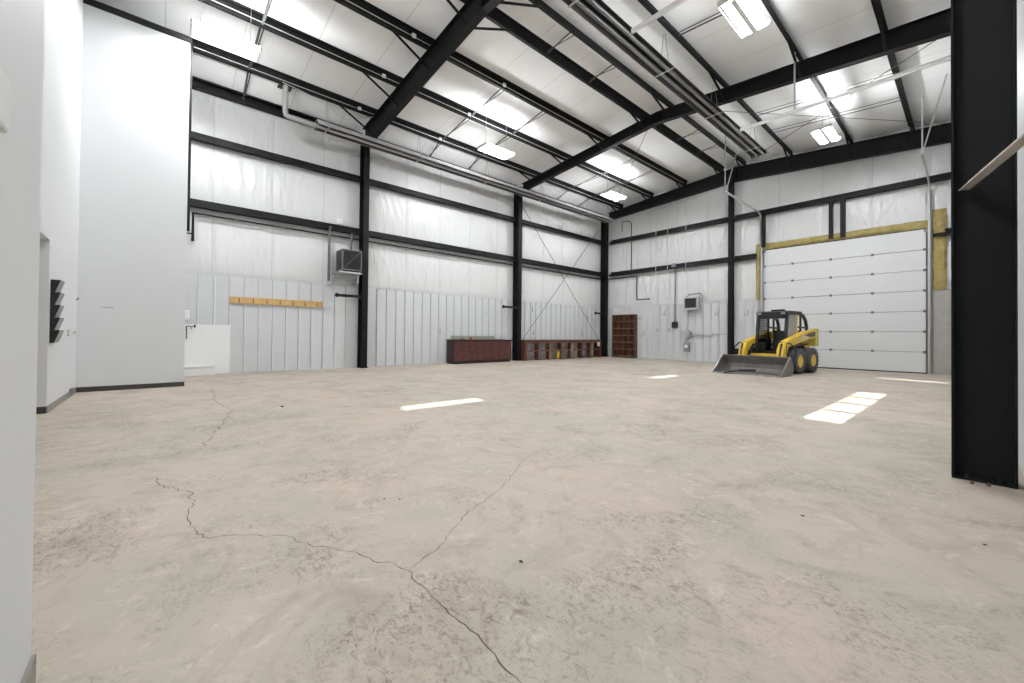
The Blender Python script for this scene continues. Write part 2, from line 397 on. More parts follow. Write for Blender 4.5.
# ------------------------------------------------------------------ columns
def icolumn(label, x0, x1, yc, z1, fw=0.2, name='steel_column', plate=0.03):
    t = thing(name, label, 'column', ((x0 + x1) / 2, yc, 0))
    G().box(x0 + 0.015, x1 - 0.015, yc - 0.006, yc + 0.006, 0.02, z1).obj('web', 'steel', t)
    G().box(x1 - 0.015, x1, yc - fw / 2, yc + fw / 2, 0.02, z1).obj('flange', 'steel', t)
    G().box(x0, x0 + 0.015, yc - fw / 2, yc + fw / 2, 0.02, z1).obj('flange', 'steel', t)
    b = G().box(x0 - plate, x1 + plate, yc - fw / 2 - plate, yc + fw / 2 + plate, 0, 0.02).obj('base_plate', 'steel', t)
    g = G()
    for sx in (0.25, 0.75):
        for sy in (-1, 1):
            cx = x0 + (x1 - x0) * sx; cy = yc + sy * fw * 0.36
            g.lathe([(0.018, 0.02), (0.018, 0.045)], lambda a, b_, c: (cx + a, cy + b_, c), 6)
    g.obj('anchor_bolts', 'steel2', b)
    return t
icolumn('black steel column on the left wall beside the caged fan unit', 0.0, 0.38, FR[0] + 0.08, 8.0)
icolumn('black steel column on the left wall between red cabinet and cubby bench', 0.0, 0.38, FR[1] - 0.12, 8.1, 0.22)
icolumn('black steel column in the far corner of the left and back walls', 0.02, 0.40, FR[2] - 0.12, 8.05, 0.22)
icolumn('large black steel column filling the right foreground', 14.212, 14.575, FR[0], 8.2, 0.2, plate=-0.002)
icolumn('black steel column on the right wall hidden behind the foreground column', 14.22, 14.60, FR[1], 8.1, 0.2)
t = thing('steel_column', 'slim black steel column in the middle of the back wall behind the loader', 'column', (7.05, -0.15, 0))
G().box(6.95, 7.15, -0.24, -0.225, 0.02, 8.4).obj('flange', 'steel', t)
G().box(7.045, 7.055, -0.225, -0.045, 0.02, 8.4).obj('web', 'steel', t)
G().box(6.95, 7.15, -0.06, -0.045, 0.02, 8.4).obj('flange', 'steel', t)
G().box(6.92, 7.18, -0.27, -0.03, 0, 0.02).obj('base_plate', 'steel', t)
# beige flange brace on the foreground column
t = thing('flange_brace', 'beige diagonal steel angle bolted to the foreground column', 'brace', (14.4, -15.1, 2.45))
gg = G(); gg.beam((14.29, -14.60, 2.50), (14.585, -15.75, 2.50), 0.07, 0.008); gg.obj('angle_leg', 'bracket', t)
gg = G(); gg.beam((14.313, -14.60, 2.53), (14.61, -15.75, 2.53), 0.008, 0.075); gg.obj('angle_leg', 'bracket', t)

# ------------------------------------------------------------------ rafters with flange braces
RB = [((0.40, 7.70), 8.36, (14.2, 7.75)), ((0.40, 7.99), 8.55, (14.2, 7.82)), ((0.42, 7.95), 8.30, (14.5, 7.70))]
def rbot(k, x):
    (xa, za), zm, (xb, zb) = RB[k]
    return za + (zm - za) * (x - xa) / (RIDGE - xa) if x < RIDGE else zm + (zb - zm) * (x - RIDGE) / (xb - RIDGE)
names = ['near', 'middle', 'far']
RLAB = ['black steel roof rafter nearest the camera, rising from the column by the fan unit',
        'black steel roof rafter in mid roof, rising from the column beside the red cabinet',
        'black steel roof rafter against the back end wall']
for k, y in enumerate(FR):
    t = thing('rafter', RLAB[k], 'beam', (RIDGE, y, 8.3), 'roof rafters')
    xa = RB[k][0][0]; xb = RB[k][2][0]
    f = lambda u, v, e: (u, e, v)
    top = lambda x: zp(x) - 0.002
    G().prism([(xa, rbot(k, xa)), (RIDGE, rbot(k, RIDGE)), (xb, rbot(k, xb)), (xb, top(xb)), (RIDGE, top(RIDGE)), (xa, top(xa))], f, y - 0.006, y + 0.006).obj('web', 'steel', t)
    th = 0.016
    G().prism([(xa, rbot(k, xa)), (RIDGE, rbot(k, RIDGE)), (xb, rbot(k, xb)), (xb, rbot(k, xb) - th), (RIDGE, rbot(k, RIDGE) - th), (xa, rbot(k, xa) - th)], f, y - 0.1, y + 0.1).obj('flange', 'steel', t)
    G().prism([(xa, top(xa)), (RIDGE, top(RIDGE)), (xb, top(xb)), (xb, top(xb) - th), (RIDGE, top(RIDGE) - th), (xa, top(xa) - th)], f, y - 0.1, y + 0.1).obj('flange', 'steel', t)
    G().box(RIDGE - 0.02, RIDGE + 0.02, y - 0.1, y + 0.1, rbot(k, RIDGE) - 0.02, top(RIDGE)).obj('splice_plate', 'steel', t)
    for i, x in enumerate(PX):
        ends = [-1]
        if k == 0 and i in (3, 4): ends = [-1, 1]
        for sg in ends:
            a = (x + 0.02, y + sg * 1.25, zp(x) + 0.015); b = (x + 0.02, y + sg * 0.085, rbot(k, x) + 0.01)
            g = G(); g.beam(a, b, 0.055, 0.006, (1, 0, 0)); g.beam((a[0] + 0.026, a[1], a[2]), (b[0] + 0.026, b[1], b[2]), 0.006, 0.05, (1, 0, 0))
            g.obj('flange_brace', 'steel2', t)

# ------------------------------------------------------------------ purlins, eave struts
def zprof(x, z, sgn, h=0.25, fl=0.09, t=0.006):
    """Z section seen along y: bottom flange towards +sgn, top flange towards -sgn"""
    q = [(0, 0), (fl, 0), (fl, 0.02), (fl - t, 0.02), (fl - t, t), (t, t), (t, h), (-fl, h), (-fl, h - 0.02), (-fl + t, h - 0.02), (-fl + t, h - t), (0, h - t)]
    return [(x + sgn * u, z + v) for u, v in q]
ORD = ['first', 'second', 'third', 'fourth']
for i, x in enumerate(PX):
    lab = ('black steel roof purlin, %s up from the left eave' % ORD[i]) if i < 4 else ('black steel roof purlin, %s down from the ridge on the right slope' % ORD[i - 4])
    g = G(); g.prism(zprof(x, zp(x), -1 if i < 4 else 1), lambda u, v, e: (u, e, v), -21.9, -0.1)
    tag(g.obj('purlin', 'steel2'), lab, 'beam', 'roof purlins')
g = G(); g.prism([(0.02, 7.98), (0.22, 7.98), (0.22, 8.05), (0.21, 8.05), (0.21, 7.99), (0.03, 7.99), (0.03, 8.24), (0.21, 8.24), (0.21, 8.20), (0.22, 8.20), (0.22, 8.25), (0.02, 8.25)], lambda u, v, e: (u, e, v), -19.4, -14.58)
g.prism([(0.02, 7.98), (0.22, 7.98), (0.22, 8.25), (0.02, 8.25)], lambda u, v, e: (u, e, v), -14.36, -7.29)
g.prism([(0.02, 7.98), (0.22, 7.98), (0.22, 8.25), (0.02, 8.25)], lambda u, v, e: (u, e, v), -7.05, -0.49)
tag(g.obj('eave_strut', 'steel'), 'black eave strut along the top of the left wall', 'beam')
g = G(); g.box(14.3, 14.5, -14.4, -7.2, 7.98, 8.25); tag(g.obj('eave_strut', 'steel'), 'black eave strut along the top of the right wall', 'beam')

# ------------------------------------------------------------------ girts
def girt(axis, a, b, zc, label):
    h = 0.25; d0, d1 = 0.03, 0.23; t = 0.008
    pr = [(d0, zc - h / 2), (d1, zc - h / 2), (d1, zc - h / 2 + 0.10), (d1 - t, zc - h / 2 + 0.10), (d1 - t, zc - h / 2 + t), (d0 + t, zc - h / 2 + t), (d0 + t, zc + h / 2), (d0, zc + h / 2)]
    g = G()
    if axis == 'y': g.prism(pr, lambda u, v, e: (u, e, v), a, b)
    else: g.prism(pr, lambda u, v, e: (e, -u, v), a, b)
    tag(g.obj('girt', 'steel'), label, 'beam', 'wall girts')
for zc, w in ((G1Z, 'upper'), (G2Z, 'lower')):
    girt('y', YP + 0.06, -14.58, zc, '%s black wall girt on the left wall above the hook rail' % w)
    girt('y', -14.36, -7.29, zc, '%s black wall girt on the left wall above the red cabinet' % w)
    girt('y', -7.05, -0.49, zc, '%s black wall girt on the left wall above the cubby bench' % w)
    girt('x', 0.42, 6.94, zc, '%s black wall girt on the back wall above the pigeonhole shelf' % w)
girt('x', 7.16, 14.58, G1Z, 'black wall girt running above the overhead door')
girt('x', 7.16, 8.10, G2Z, 'short black wall girt between the slim column and the door')
girt('x', 13.46, 14.58, G2Z, 'short black wall girt crossing the yellow insulation right of door')
for x0, x1, s in ((10.65, 10.77, 'left one of the pair'), (11.0, 11.14, 'right one of the pair')):
    g = G(); g.box(x0, x1, -0.24, -0.228, 5.08, 6.60).box(x0, x0 + 0.012, -0.228, -0.05, 5.08, 6.60).box(x1 - 0.012, x1, -0.228, -0.05, 5.08, 6.60)
    tag(g.obj('head_post', 'steel'), 'short black post above the overhead door, %s' % s, 'post')
g = G(); g.box(8.30, 8.44, -0.23, -0.10, 5.12, 6.58); tag(g.obj('head_post', 'steel'), 'short black post above the top left corner of the door', 'post')

# ------------------------------------------------------------------ bracing rods, straps
def rod(pts, r, label, cat='brace', name='brace_rod', m='strap', group=None):
    return tag(G().tube(pts, r, 6).obj(name, m), label, cat, group)
rod([(0.10, -6.85, 7.45), (0.10, -0.75, 0.99)], 0.012, 'thin diagonal brace rod falling rightward over the cubby bench wall')
rod([(0.13, -6.75, 0.99), (0.13, -0.85, 7.3)], 0.012, 'thin diagonal brace rod rising rightward over the cubby bench wall')
g_r = lambda x: zp(x) - 0.07
rod([(6.9, -6.9, g_r(6.9)), (0.7, -0.5, g_r(0.7))], 0.010, 'thin roof brace rod running from the ridge to the far left corner')
rod([(14.1, -6.4, g_r(14.1)), (7.5, -0.45, g_r(7.5))], 0.010, 'thin roof brace rod crossing the right slope under the purlins')
rod([(8.0, -6.9, g_r(8.0)), (13.8, -0.5, g_r(13.8))], 0.008, 'thin roof brace rod crossing behind the lit far right fixture')
bays = [('near', (-18.1,)), ('middle', (-12.0, -10.15)), ('far', (-4.65, -2.95))]
gaps = [(0.12, PX[0])] + list(zip(PX[:-1], PX[1:])) + [(PX[-1], 14.3)]
gapn = ['left eave and first purlin', 'first and second left purlins', 'second and third left purlins', 'third and ridge purlins on the left', 'two ridge purlins', 'ridge and second purlins on the right', 'second and third right purlins', 'third and last right purlins', 'last right purlin and right eave']
for bn, yy in bays:
    for j, y in enumerate(yy):
        for gi, (xa, xb) in enumerate(gaps):
            if gi in (3, 5, 8): continue
            if bn == 'near' and gi > 2: continue
            za = zp(xa) + (0.04 if gi else -0.28); zb = zp(xb) + 0.16
            g = G(); g.beam((xa, y, za), (xb, y, zb if gi < 5 else zp(xb) + 0.04), 0.05, 0.006)
            if gi < 5: g.beam((xa, y + 0.05, za + (0.12 if gi else 0.2)), (xb, y + 0.05, zp(xb) + 0.04), 0.03, 0.006)
            else: g.beam((xa, y + 0.05, za + 0.12), (xb, y + 0.05, zp(xb) + 0.16), 0.03, 0.006)
            wh = '' if bn == 'near' else (' nearer' if j == 0 else ' farther')
            tag(g.obj('sag_strap', 'strap'), ('grey sag strap between %s,%s one in the %s bay' % (gapn[gi], wh, bn)).replace(', one', ''), 'strap', 'roof sag straps')

# cable conduits clipped along three left purlins
for i, nm in ((0, 'first'), (1, 'second'), (2, 'third')):
    x = PX[i] + 0.03; z = zp(PX[i]) + 0.07
    g = G(); g.tube([(x, -19.3, z), (x, -0.5, z)], 0.010, 6)
    t = g.obj('cable_conduit', 'conduit'); tag(t, 'pale cable conduit along the %s purlin from the left eave' % nm, 'conduit', 'purlin conduits')
    for y in (-15.1, -12.1):
        G().box(x + 0.012, x + 0.07, y - 0.05, y + 0.05, z - 0.05, z + 0.04).obj('junction_box', 'white_paint', t, bevel=0.005)
rod([(1.30, -17.3, 8.40), (1.30, -16.4, 8.30), (1.28, -15.7, 8.05), (1.24, -15.5, 8.0), (1.26, -15.1, 8.18), (1.28, -14.6, 8.4)], 0.009, 'loose drooping pale cable under the first purlin near the vent pipe', 'cable', 'loose_cable', 'conduit')

# ------------------------------------------------------------------ overhead door in the back wall
DX0, DX1, DH, NS = 8.36, 13.29, 5.0, 7
d1 = bpy.data.objects.new('door_1', None); COL.objects.link(d1); d1.location = ((DX0 + DX1) / 2, 0, 0); d1['kind'] = 'structure'; OFF['door_1'] = Vector(d1.location)
sh = DH / NS
for i in range(NS):
    z0 = 0.035 + i * (DH - 0.035) / NS; z1 = 0.035 + (i + 1) * (DH - 0.035) / NS
    g = G(); g.box(DX0, DX1, -0.02, 0.03, z0 + 0.009, z1 - 0.009)
    for q in (0.25, 0.5, 0.75): g.box(DX0 + 0.02, DX1 - 0.02, -0.023, -0.02, z0 + (z1 - z0) * q - 0.05, z0 + (z1 - z0) * q + 0.05)
    g.box(DX0, DX0 + 0.06, -0.032, -0.02, z0 + 0.008, z1 - 0.008).box(DX1 - 0.06, DX1, -0.032, -0.02, z0 + 0.008, z1 - 0.008)
    p = g.obj('door_panel', 'door_white', d1, bevel=0.003)
    if i:
        for hx in (DX0 + 0.03, DX0 + 1.05, DX0 + 2.32, DX0 + 3.55, DX1 - 0.03):
            h = G(); h.box(hx - 0.035, hx + 0.035, -0.045, -0.021, z0 - 0.045, z0 + 0.045); h.tube([(hx - 0.05, -0.05, z0), (hx + 0.05, -0.05, z0)], 0.016, 8)
            h.obj('hinge', 'base_grey', p)
G().box(DX0, DX1, -0.02, 0.03, 0.0, 0.04).obj('bottom_seal', 'black', d1)
G().box(DX0 - 0.04, DX1 + 0.06, 0.032, 0.05, 0.0, DH + 0.04).obj('gap_backing', 'base_grey', d1)  # backing added to stop skylight leaking through the panel gaps
for hx, s in ((DX0, 1), (DX1, -1)):
    h = G(); h.box(hx - 0.05, hx + 0.06, -0.10, -0.033, DH - 0.12, DH - 0.02); h.obj('top_roller_bracket', 'galv_dark', d1)
g = G(); g.box(DX0 - 0.02, DX1 + 0.02, -0.01, 0.04, DH + 0.001, DH + 0.03); struct(g.obj('trim_3', 'black'))

def track(x, ztop, yend, hang, label, diag=None):
    t = thing('door_track', label, 'door track', (x, -0.15, 0), 'overhead door tracks')
    pts = [(x, -0.11, 0.02), (x, -0.11, ztop - 0.45)]
    for a in range(1, 7): pts.append((x, -0.11 - 0.45 * (1 - math.cos(a * math.pi / 12)), ztop - 0.45 + 0.45 * math.sin(a * math.pi / 12)))
    pts.append((x, yend, ztop + 0.02))
    g = G()
    for a, b in zip(pts[:-1], pts[1:]): g.beam(a, b, 0.055, 0.012 if False else 0.05, (1, 0, 0))
    g.obj('rail', 'galv', t)
    g = G(); g.box(x + 0.04 * (1 if x > 10 else -1) - 0.03, x + 0.04 * (1 if x > 10 else -1) + 0.03, -0.085, -0.078, 0.02, ztop - 0.3)
    g.box(x + 0.068 * (1 if x > 10 else -1) - 0.004, x + 0.068 * (1 if x > 10 else -1) + 0.004, -0.085, -0.03, 0.02, ztop - 0.3); g.obj('mounting_angle', 'galv_dark', t)
    for (y, z2) in hang:
        G().beam((x, y, ztop + 0.02), (x, y, z2), 0.035, 0.035, (1, 0, 0)).obj('hanger', 'galv', t)
    if diag:
        G().beam((x, diag[0], ztop + 0.05), diag[1], 0.03, 0.03, (1, 0, 0)).obj('diagonal_hanger', 'galv', t)
    return t
track(8.29, 6.60, -4.15, [(-4.1, 8.75)], 'galvanised track at the left side of the overhead door', (-4.0, (8.25, -2.7, 8.75)))
track(13.37, 6.60, -3.2, [(-2.95, 8.40)], 'galvanised track at the right side of the overhead door', (-3.0, (13.9, -4.0, 8.35)))

# exposed fibreglass around the door
def batt(label, x0, x1, z0, z1):
    g = G(); nx = max(2, int((x1 - x0) / 0.06)); nz = max(2, int((z1 - z0) / 0.06)); Gd = []
    for i in range(nx + 1):
        c = []
        for j in range(nz + 1):
            u = i / nx; v = j / nz
            x = x0 + (x1 - x0) * u; z = z0 + (z1 - z0) * v
            e = (1 - abs(2 * u - 1) ** 5) * (1 - abs(2 * v - 1) ** 5)
            j1 = noise.noise(Vector((x * 2.3, z * 2.3, 4))) * 0.05
            edge = 0.022 * noise.noise(Vector((x * 5, z * 5, 1)))
            dx = edge if i in (0, nx) else 0; dz = edge if j in (0, nz) else 0
            c.append(g.bm.verts.new((x + dx, -0.005 - e * (0.075 + j1 + 0.03 * noise.noise(Vector((x * 9, z * 9, 0)))), z + dz)))
        Gd.append(c)
    for i in range(nx):
        for j in range(nz): g.bm.faces.new([Gd[i][j], Gd[i + 1][j], Gd[i + 1][j + 1], Gd[i][j + 1]])
    return tag(g.obj('fibreglass_batt', 'batt', smooth=True), label, 'insulation', 'exposed insulation around the door')
batt('long yellow fibreglass strip above the overhead door', 8.36, 13.33, 5.03, 5.30)
batt('yellow fibreglass strip beside the left edge of the door', 8.04, 8.25, 2.86, 5.32)
batt('wide yellow fibreglass strip beside the right edge of the door', 13.44, 13.78, 2.86, 5.62)

# ------------------------------------------------------------------ overhead door and man door in the right wall
d2 = bpy.data.objects.new('door_2', None); COL.objects.link(d2); d2.location = (XR, (DR[0] + DR[1]) / 2, 0); d2['kind'] = 'structure'; OFF['door_2'] = Vector(d2.location)
PW = (-12.95, -8.35, 1.36, 1.84)
zs = [0.0, 0.71, 1.25, 1.95, 2.7, 3.45, 4.2, 5.0]
for z0, z1 in zip(zs[:-1], zs[1:]):
    g = G()
    if z0 == 1.25:
        n = 4; w = (PW[1] - PW[0]) / n
        g.box(XR - 0.02, XR + 0.03, DR[0], DR[1], z0 + 0.004, PW[2]).box(XR - 0.02, XR + 0.03, DR[0], DR[1], PW[3], z1 - 0.004)
        xs = [DR[0]] + [PW[0] + w * k for k in range(1, n)] + [DR[1]]
        g.box(XR - 0.02, XR + 0.03, DR[0], PW[0], PW[2], PW[3]).box(XR - 0.02, XR + 0.03, PW[1], DR[1], PW[2], PW[3])
        for k in range(1, n): g.box(XR - 0.02, XR + 0.03, PW[0] + w * k - 0.08, PW[0] + w * k + 0.08, PW[2], PW[3])
        p = g.obj('door_panel', 'door_white', d2)
        for k in range(n): G().box(XR, XR + 0.004, PW[0] + w * k + 0.08 * (k > 0), PW[0] + w * (k + 1) - 0.08 * (k < n - 1), PW[2], PW[3]).obj('pane', 'glass', p)
    else:
        g.box(XR - 0.02, XR + 0.03, DR[0], DR[1], z0 + 0.004, z1 - 0.004); g.obj('door_panel', 'door_white', d2)
d3 = bpy.data.objects.new('door_3', None); COL.objects.link(d3); d3.location = (XR, (MD[0] + MD[1]) / 2, 0); d3['kind'] = 'structure'; OFF['door_3'] = Vector(d3.location)
LT = (-3.94, -3.60, 0.66, 2.02)
g = G(); g.box(XR - 0.02, XR + 0.025, MD[0], LT[0], 0.01, MD[2]).box(XR - 0.02, XR + 0.025, LT[1], MD[1], 0.01, MD[2]).box(XR - 0.02, XR + 0.025, LT[0], LT[1], 0.01, LT[2]).box(XR - 0.02, XR + 0.025, LT[0], LT[1], LT[3], MD[2])
p = g.obj('door_leaf', 'white_paint', d3); G().box(XR, XR + 0.004, LT[0], LT[1], LT[2], LT[3]).obj('pane', 'glass', p)
def side_track(y, label, xe, hang):
    t = thing('door_track', label, 'door track', (XR - 0.1, y, 0), 'overhead door tracks')
    g = G(); g.box(XR - 0.13, XR - 0.08, y - 0.03, y + 0.03, 0.02, 6.55)
    pts = [(XR - 0.105, y, 6.55)] + [(XR - 0.105 - 0.45 * (1 - math.cos(a * math.pi / 12)), y, 6.55 + 0.45 * math.sin(a * math.pi / 12)) for a in range(1, 7)] + [(xe, y, 7.02)]
    for a, b in zip(pts[:-1], pts[1:]): g.beam(a, b, 0.055, 0.05, (0, 1, 0))
    g.beam((xe, y + 0.001, 7.06), (XR - 0.55, y + 0.001, 7.06), 0.06, 0.02, (0, 0, 1))
    g.obj('rail', 'white_paint', t)
    for x in hang: G().beam((x, y, 7.05), (x, y, zp(x) + 0.05), 0.05, 0.03, (1, 0, 0)).obj('hanger', 'galv', t)
    return t
side_track(-7.62, 'long pale track hanging across the right roof slope, farther of two', 10.04, (11.33,))
side_track(-13.12, 'pale track end hanging under the right slope at top of picture', 10.05, (11.28,))

# ------------------------------------------------------------------ radiant tube heaters
def heater(name, label, x, y0, y1, z, tubes, shade_m, tube_m, w, hang_ys, tilt=0.0, skirt=-0.03):
    t = thing(name, label, 'heater', (x, (y0 + y1) / 2, z))
    h = 0.16; wt = w * 0.45
    lo = skirt; pr = [(-w / 2, lo), (-w / 2 - 0.02, lo), (-wt / 2, h), (wt / 2, h), (w / 2 + 0.02, lo), (w / 2, lo), (wt / 2 - 0.01, h - 0.012), (-wt / 2 + 0.01, h - 0.012)]
    c, s = math.cos(tilt), math.sin(tilt)
    G().prism([(x + u * c - v * s, z + u * s + v * c) for u, v in pr], lambda u, v, e: (u, e, v), y0, y1).obj('reflector', shade_m, t)
    ins = [(u * 0.955, v - 0.006) for u, v in (pr[0], pr[7], pr[6], pr[5])]
    G().sheet([(x + u, z + v) for u, v in ins], lambda u, v, e: (u, e, v), y0 + 0.01, y1 - 0.01).obj('inner_lining', 'heater_dark', t)
    for dx in tubes:
        G().tube([(x + dx, y0 - 0.05, z), (x + dx, y1 + 0.05, z)], 0.05, 14).obj('burner_tube', tube_m, t, smooth=True)
    for y in hang_ys:
        g = G(); g.beam((x - w / 2 - 0.03, y, z - 0.05), (x + w / 2 + 0.03, y, z - 0.05), 0.04, 0.015)
        g.beam((x - w / 2 - 0.02, y, z - 0.045), (x - wt / 2, y, z + h + 0.02), 0.03, 0.012); g.beam((x + w / 2 + 0.02, y, z - 0.045), (x + wt / 2, y, z + h + 0.02), 0.03, 0.012)
        g.obj('hanger_bracket', 'galv', t)
        zt = roofz(x) - 0.02
        g = G(); g.tube([(x - wt / 2, y, z + h), (x - 0.02, y, zt)], 0.006, 5); g.tube([(x + wt / 2, y, z + h), (x + 0.02, y, zt)], 0.006, 5)
        g.obj('suspension_chain', 'wire', t)
    return t
h1 = heater('tube_heater', 'long pale radiant tube heater hanging along the left eave', 1.17, -16.35, -1.10, 7.53, (0.0,), 'alu', 'galv', 0.48, (-16.05, -12.9, -9.8, -6.6, -3.4, -1.4))
g = G(); g.tube([(1.17, -16.30, 7.53), (1.17, -17.10, 7.53), (1.17, -17.17, 7.56), (1.17, -17.19, 7.64), (1.17, -17.19, roofz(1.17))], 0.075, 14); g.obj('vent_pipe', 'galv', h1, smooth=True)
G().box(0.98, 1.20, -17.37, -17.03, zp(1.2) - 0.03, zp(1.2) - 0.004).obj('roof_flashing', 'base_dark', h1)
h2 = heater('tube_heater', 'wide dark radiant tube heater hanging under the right roof slope', 9.14, -15.6, -3.05, 8.02, (-0.10, 0.10), 'heater_dark', 'heater_tube', 0.50, (-13.6, -10.2, -7.2, -3.9))  # dark reflector carries the shade of its underside in its colour
G().box(8.80, 9.32, -3.06, -3.04, 8.0, 8.17).obj('end_plate', 'heater_dark', h2)
G().tube([(8.94, -3.25, 8.02), (9.0, -3.12, 8.02), (9.12, -3.12, 8.02), (9.18, -3.25, 8.02)], 0.05, 10).obj('return_bend', 'heater_dark', h2, smooth=True)

# ------------------------------------------------------------------ fluorescent fixtures
def fixture(x, y, label, z=7.6):
    t = thing('fluorescent_light', label, 'ceiling light', (x, y, z), 'ceiling lights')
    L = 0.61
    g = G()
    for a, b in ((-0.235, -0.204), (-0.176, -0.099), (-0.071, 0.071), (0.099, 0.176), (0.204, 0.235)): g.box(x + a, x + b, y - L, y + L, z + 0.055, z + 0.075)
    for sx in (-0.262, 0.262): g.box(x + sx - 0.008, x + sx + 0.008, y - L, y + L, z - 0.022, z - 0.008)
    g.box(x - 0.012, x + 0.012, y - L, y + L, z - 0.02, z + 0.055)
    for sy in (-1, 1): g.box(x - 0.27, x + 0.27, y + sy * L - 0.02, y + sy * L + 0.02, z - 0.02, z + 0.075)
    g.obj('housing', 'white_paint', t)
    G().box(x - 0.05, x + 0.05, y - L + 0.03, y + L - 0.03, z - 0.035, z - 0.021).obj('ballast_cover', 'white_paint', t)
    for dx in (-0.19, -0.085, 0.085, 0.19):
        G().tube([(x + dx, y - L + 0.04, z + 0.01), (x + dx, y + L - 0.04, z + 0.01)], 0.021, 10).obj('lamp_tube', 'tube_on', t, smooth=True)
    for sy in (-0.45, 0.45):
        G().tube([(x, y + sy, z + 0.075), (x, y + sy, zr(x) - 0.005)], 0.006, 5).obj('suspension_wire', 'wire', t)
fixture(3.50, -18.83, 'lit fluorescent fixture nearest the white partition, upper left of the picture')
fixture(3.38, -11.08, 'lit fluorescent fixture on the left slope before the middle rafter')
fixture(3.52, -4.30, 'lit fluorescent fixture on the left slope near the far corner')
fixture(11.36, -11.19, 'lit fluorescent fixture at the top edge of the picture, right slope')
fixture(11.30, -4.10, 'lit fluorescent fixture on the right slope above the overhead door')
fixture(11.36, -18.90, 'lit fluorescent fixture on the right slope above the camera, outside the frame')

# ------------------------------------------------------------------ black air line
t = thing('air_pipe', 'black iron air pipe running under the lower girts round both walls', 'pipe', (0.1, -9, 4.4))
G().tube([(0.12, -19.2, 3.72), (0.12, -19.2, 4.50), (0.12, -0.45, 4.50), (0.42, -0.12, 4.52), (2.18, -0.12, 4.52), (2.18, -0.12, 3.21), (2.95, -0.12, 3.21)], 0.034, 8).obj('main_run', 'steel2', t)
G().tube([(0.12, -19.2, 3.92), (0.12, -19.40, 3.92)], 0.02, 8).obj('tee_arm', 'steel2', t)
G().tube([(0.12, -19.38, 3.78), (0.12, -19.38, 4.65)], 0.02, 8).obj('drop_leg', 'steel2', t)
g = G(); 
for y in (-18.2, -17.0): g.tube([(0.12, y - 0.03, 4.50), (0.12, y + 0.03, 4.50)], 0.045, 8)
g.obj('coupling', 'galv_dark', t)
rod([(1.32, -0.27, 7.65), (1.75, -0.27, 7.62), (1.92, -0.27, 7.45), (1.92, -0.27, 4.60)], 0.022, 'dark pipe dropping down the back wall left of the pale conduits', 'pipe', 'drop_pipe', 'steel2')
rod([(1.32, -0.27, 7.62), (1.32, -0.27, 7.1)], 0.018, 'short dark pipe stub under the far rafter by the corner column', 'pipe', 'drop_pipe', 'steel2')
# pale conduits on the back wall
for x, z0, z1, lab in ((3.38, 1.62, 7.75, 'pale vertical conduit on the back wall, left one of three'), (4.03, 1.55, 7.85, 'pale vertical conduit on the back wall, middle one of three'), (4.98, 1.50, 7.9, 'pale vertical conduit on the back wall running down to the grey switch box')):
    rod([(x, -0.26, z1), (x, -0.26, 4.6), (x, -0.06, 4.3), (x, -0.06, z0)], 0.014, lab, 'conduit', 'wall_conduit', 'conduit', 'vertical conduits on the back wall')
for x in (3.38, 4.03):
    g = G(); g.tube([(x, -0.06, 1.64), (x - 0.04, -0.10, 1.52), (x + 0.02, -0.12, 1.45), (x + 0.06, -0.09, 1.52), (x + 0.02, -0.07, 1.60)], 0.014, 6)
    tag(g.obj('cord_end', 'wire'), 'curled grey cord end at foot of the %s pale conduit' % ('left' if x < 3.7 else 'middle'), 'cord', 'cord ends')
t = thing('outlet_drop', 'dark drop cord ending in a black square outlet box on back wall', 'outlet', (4.34, -0.08, 1.6))
G().box(4.20, 4.50, -0.13, -0.04, 1.64, 1.95).obj('outlet_box', 'black', t, bevel=0.01)
G().tube([(4.36, -0.09, 1.95), (4.36, -0.09, 4.75)], 0.022, 8).obj('drop_cord', 'steel2', t)
G().box(4.25, 4.47, -0.28, -0.235, 4.74, 4.92).obj('junction_box', 'galv_dark', t, bevel=0.005)
t = thing('wall_monitor', 'small grey framed wall panel with a black face on back wall', 'panel', (5.25, -0.2, 2.5))
G().box(4.92, 5.62, -0.30, -0.06, 2.52, 3.16).obj('case', 'galv', t, bevel=0.015)
G().box(4.98, 5.52, -0.308, -0.301, 2.62, 3.08).obj('black_face', 'black', t, label='black face')
G().tube([(4.98, -0.1, 3.16), (5.1, -0.1, 3.30), (5.62, -0.1, 3.32), (5.74, -0.1, 3.2), (5.74, -0.1, 2.86)], 0.03, 8).obj('hose', 'galv_dark', t)
t = thing('switch_box', 'grey electrical switch box low on the back wall', 'switch box', (4.98, -0.1, 1.15))
G().box(4.76, 5.14, -0.20, -0.04, 1.14, 1.52).obj('case', 'galv', t, bevel=0.01)
G().box(5.14, 5.24, -0.16, -0.08, 1.2, 1.44).obj('switch_arm', 'galv_dark', t)
G().tube([(4.97, -0.10, 1.14), (4.97, -0.10, 0.9)], 0.03, 8).obj('nipple', 'galv', t)
t = thing('power_receptacle', 'dark grey round-faced power receptacle under the grey switch box', 'receptacle', (4.98, -0.1, 0.45))
G().box(4.83, 5.13, -0.17, -0.04, 0.46, 0.90).obj('body', 'galv_dark', t, bevel=0.03)
G().lathe([(0.07, 0), (0.075, 0.04), (0.05, 0.05)], lambda a, b, c: (4.99 + a, -0.17 - c, 0.72 + b), 16).obj('socket_face', 'white_paint', t)
rod([(5.22, -0.07, 1.37), (6.25, -0.07, 1.36)], 0.018, 'upper horizontal conduit running right from the grey switch box', 'conduit', 'wall_conduit', 'conduit')
rod([(5.22, -0.07, 1.24), (6.05, -0.07, 1.24), (6.12, -0.07, 1.20), (6.18, -0.10, 1.27), (6.25, -0.08, 1.34), (6.84, -0.07, 1.33)], 0.018, 'lower horizontal hose with a valve running right from switch box', 'hose', 'wall_hose', 'wire')

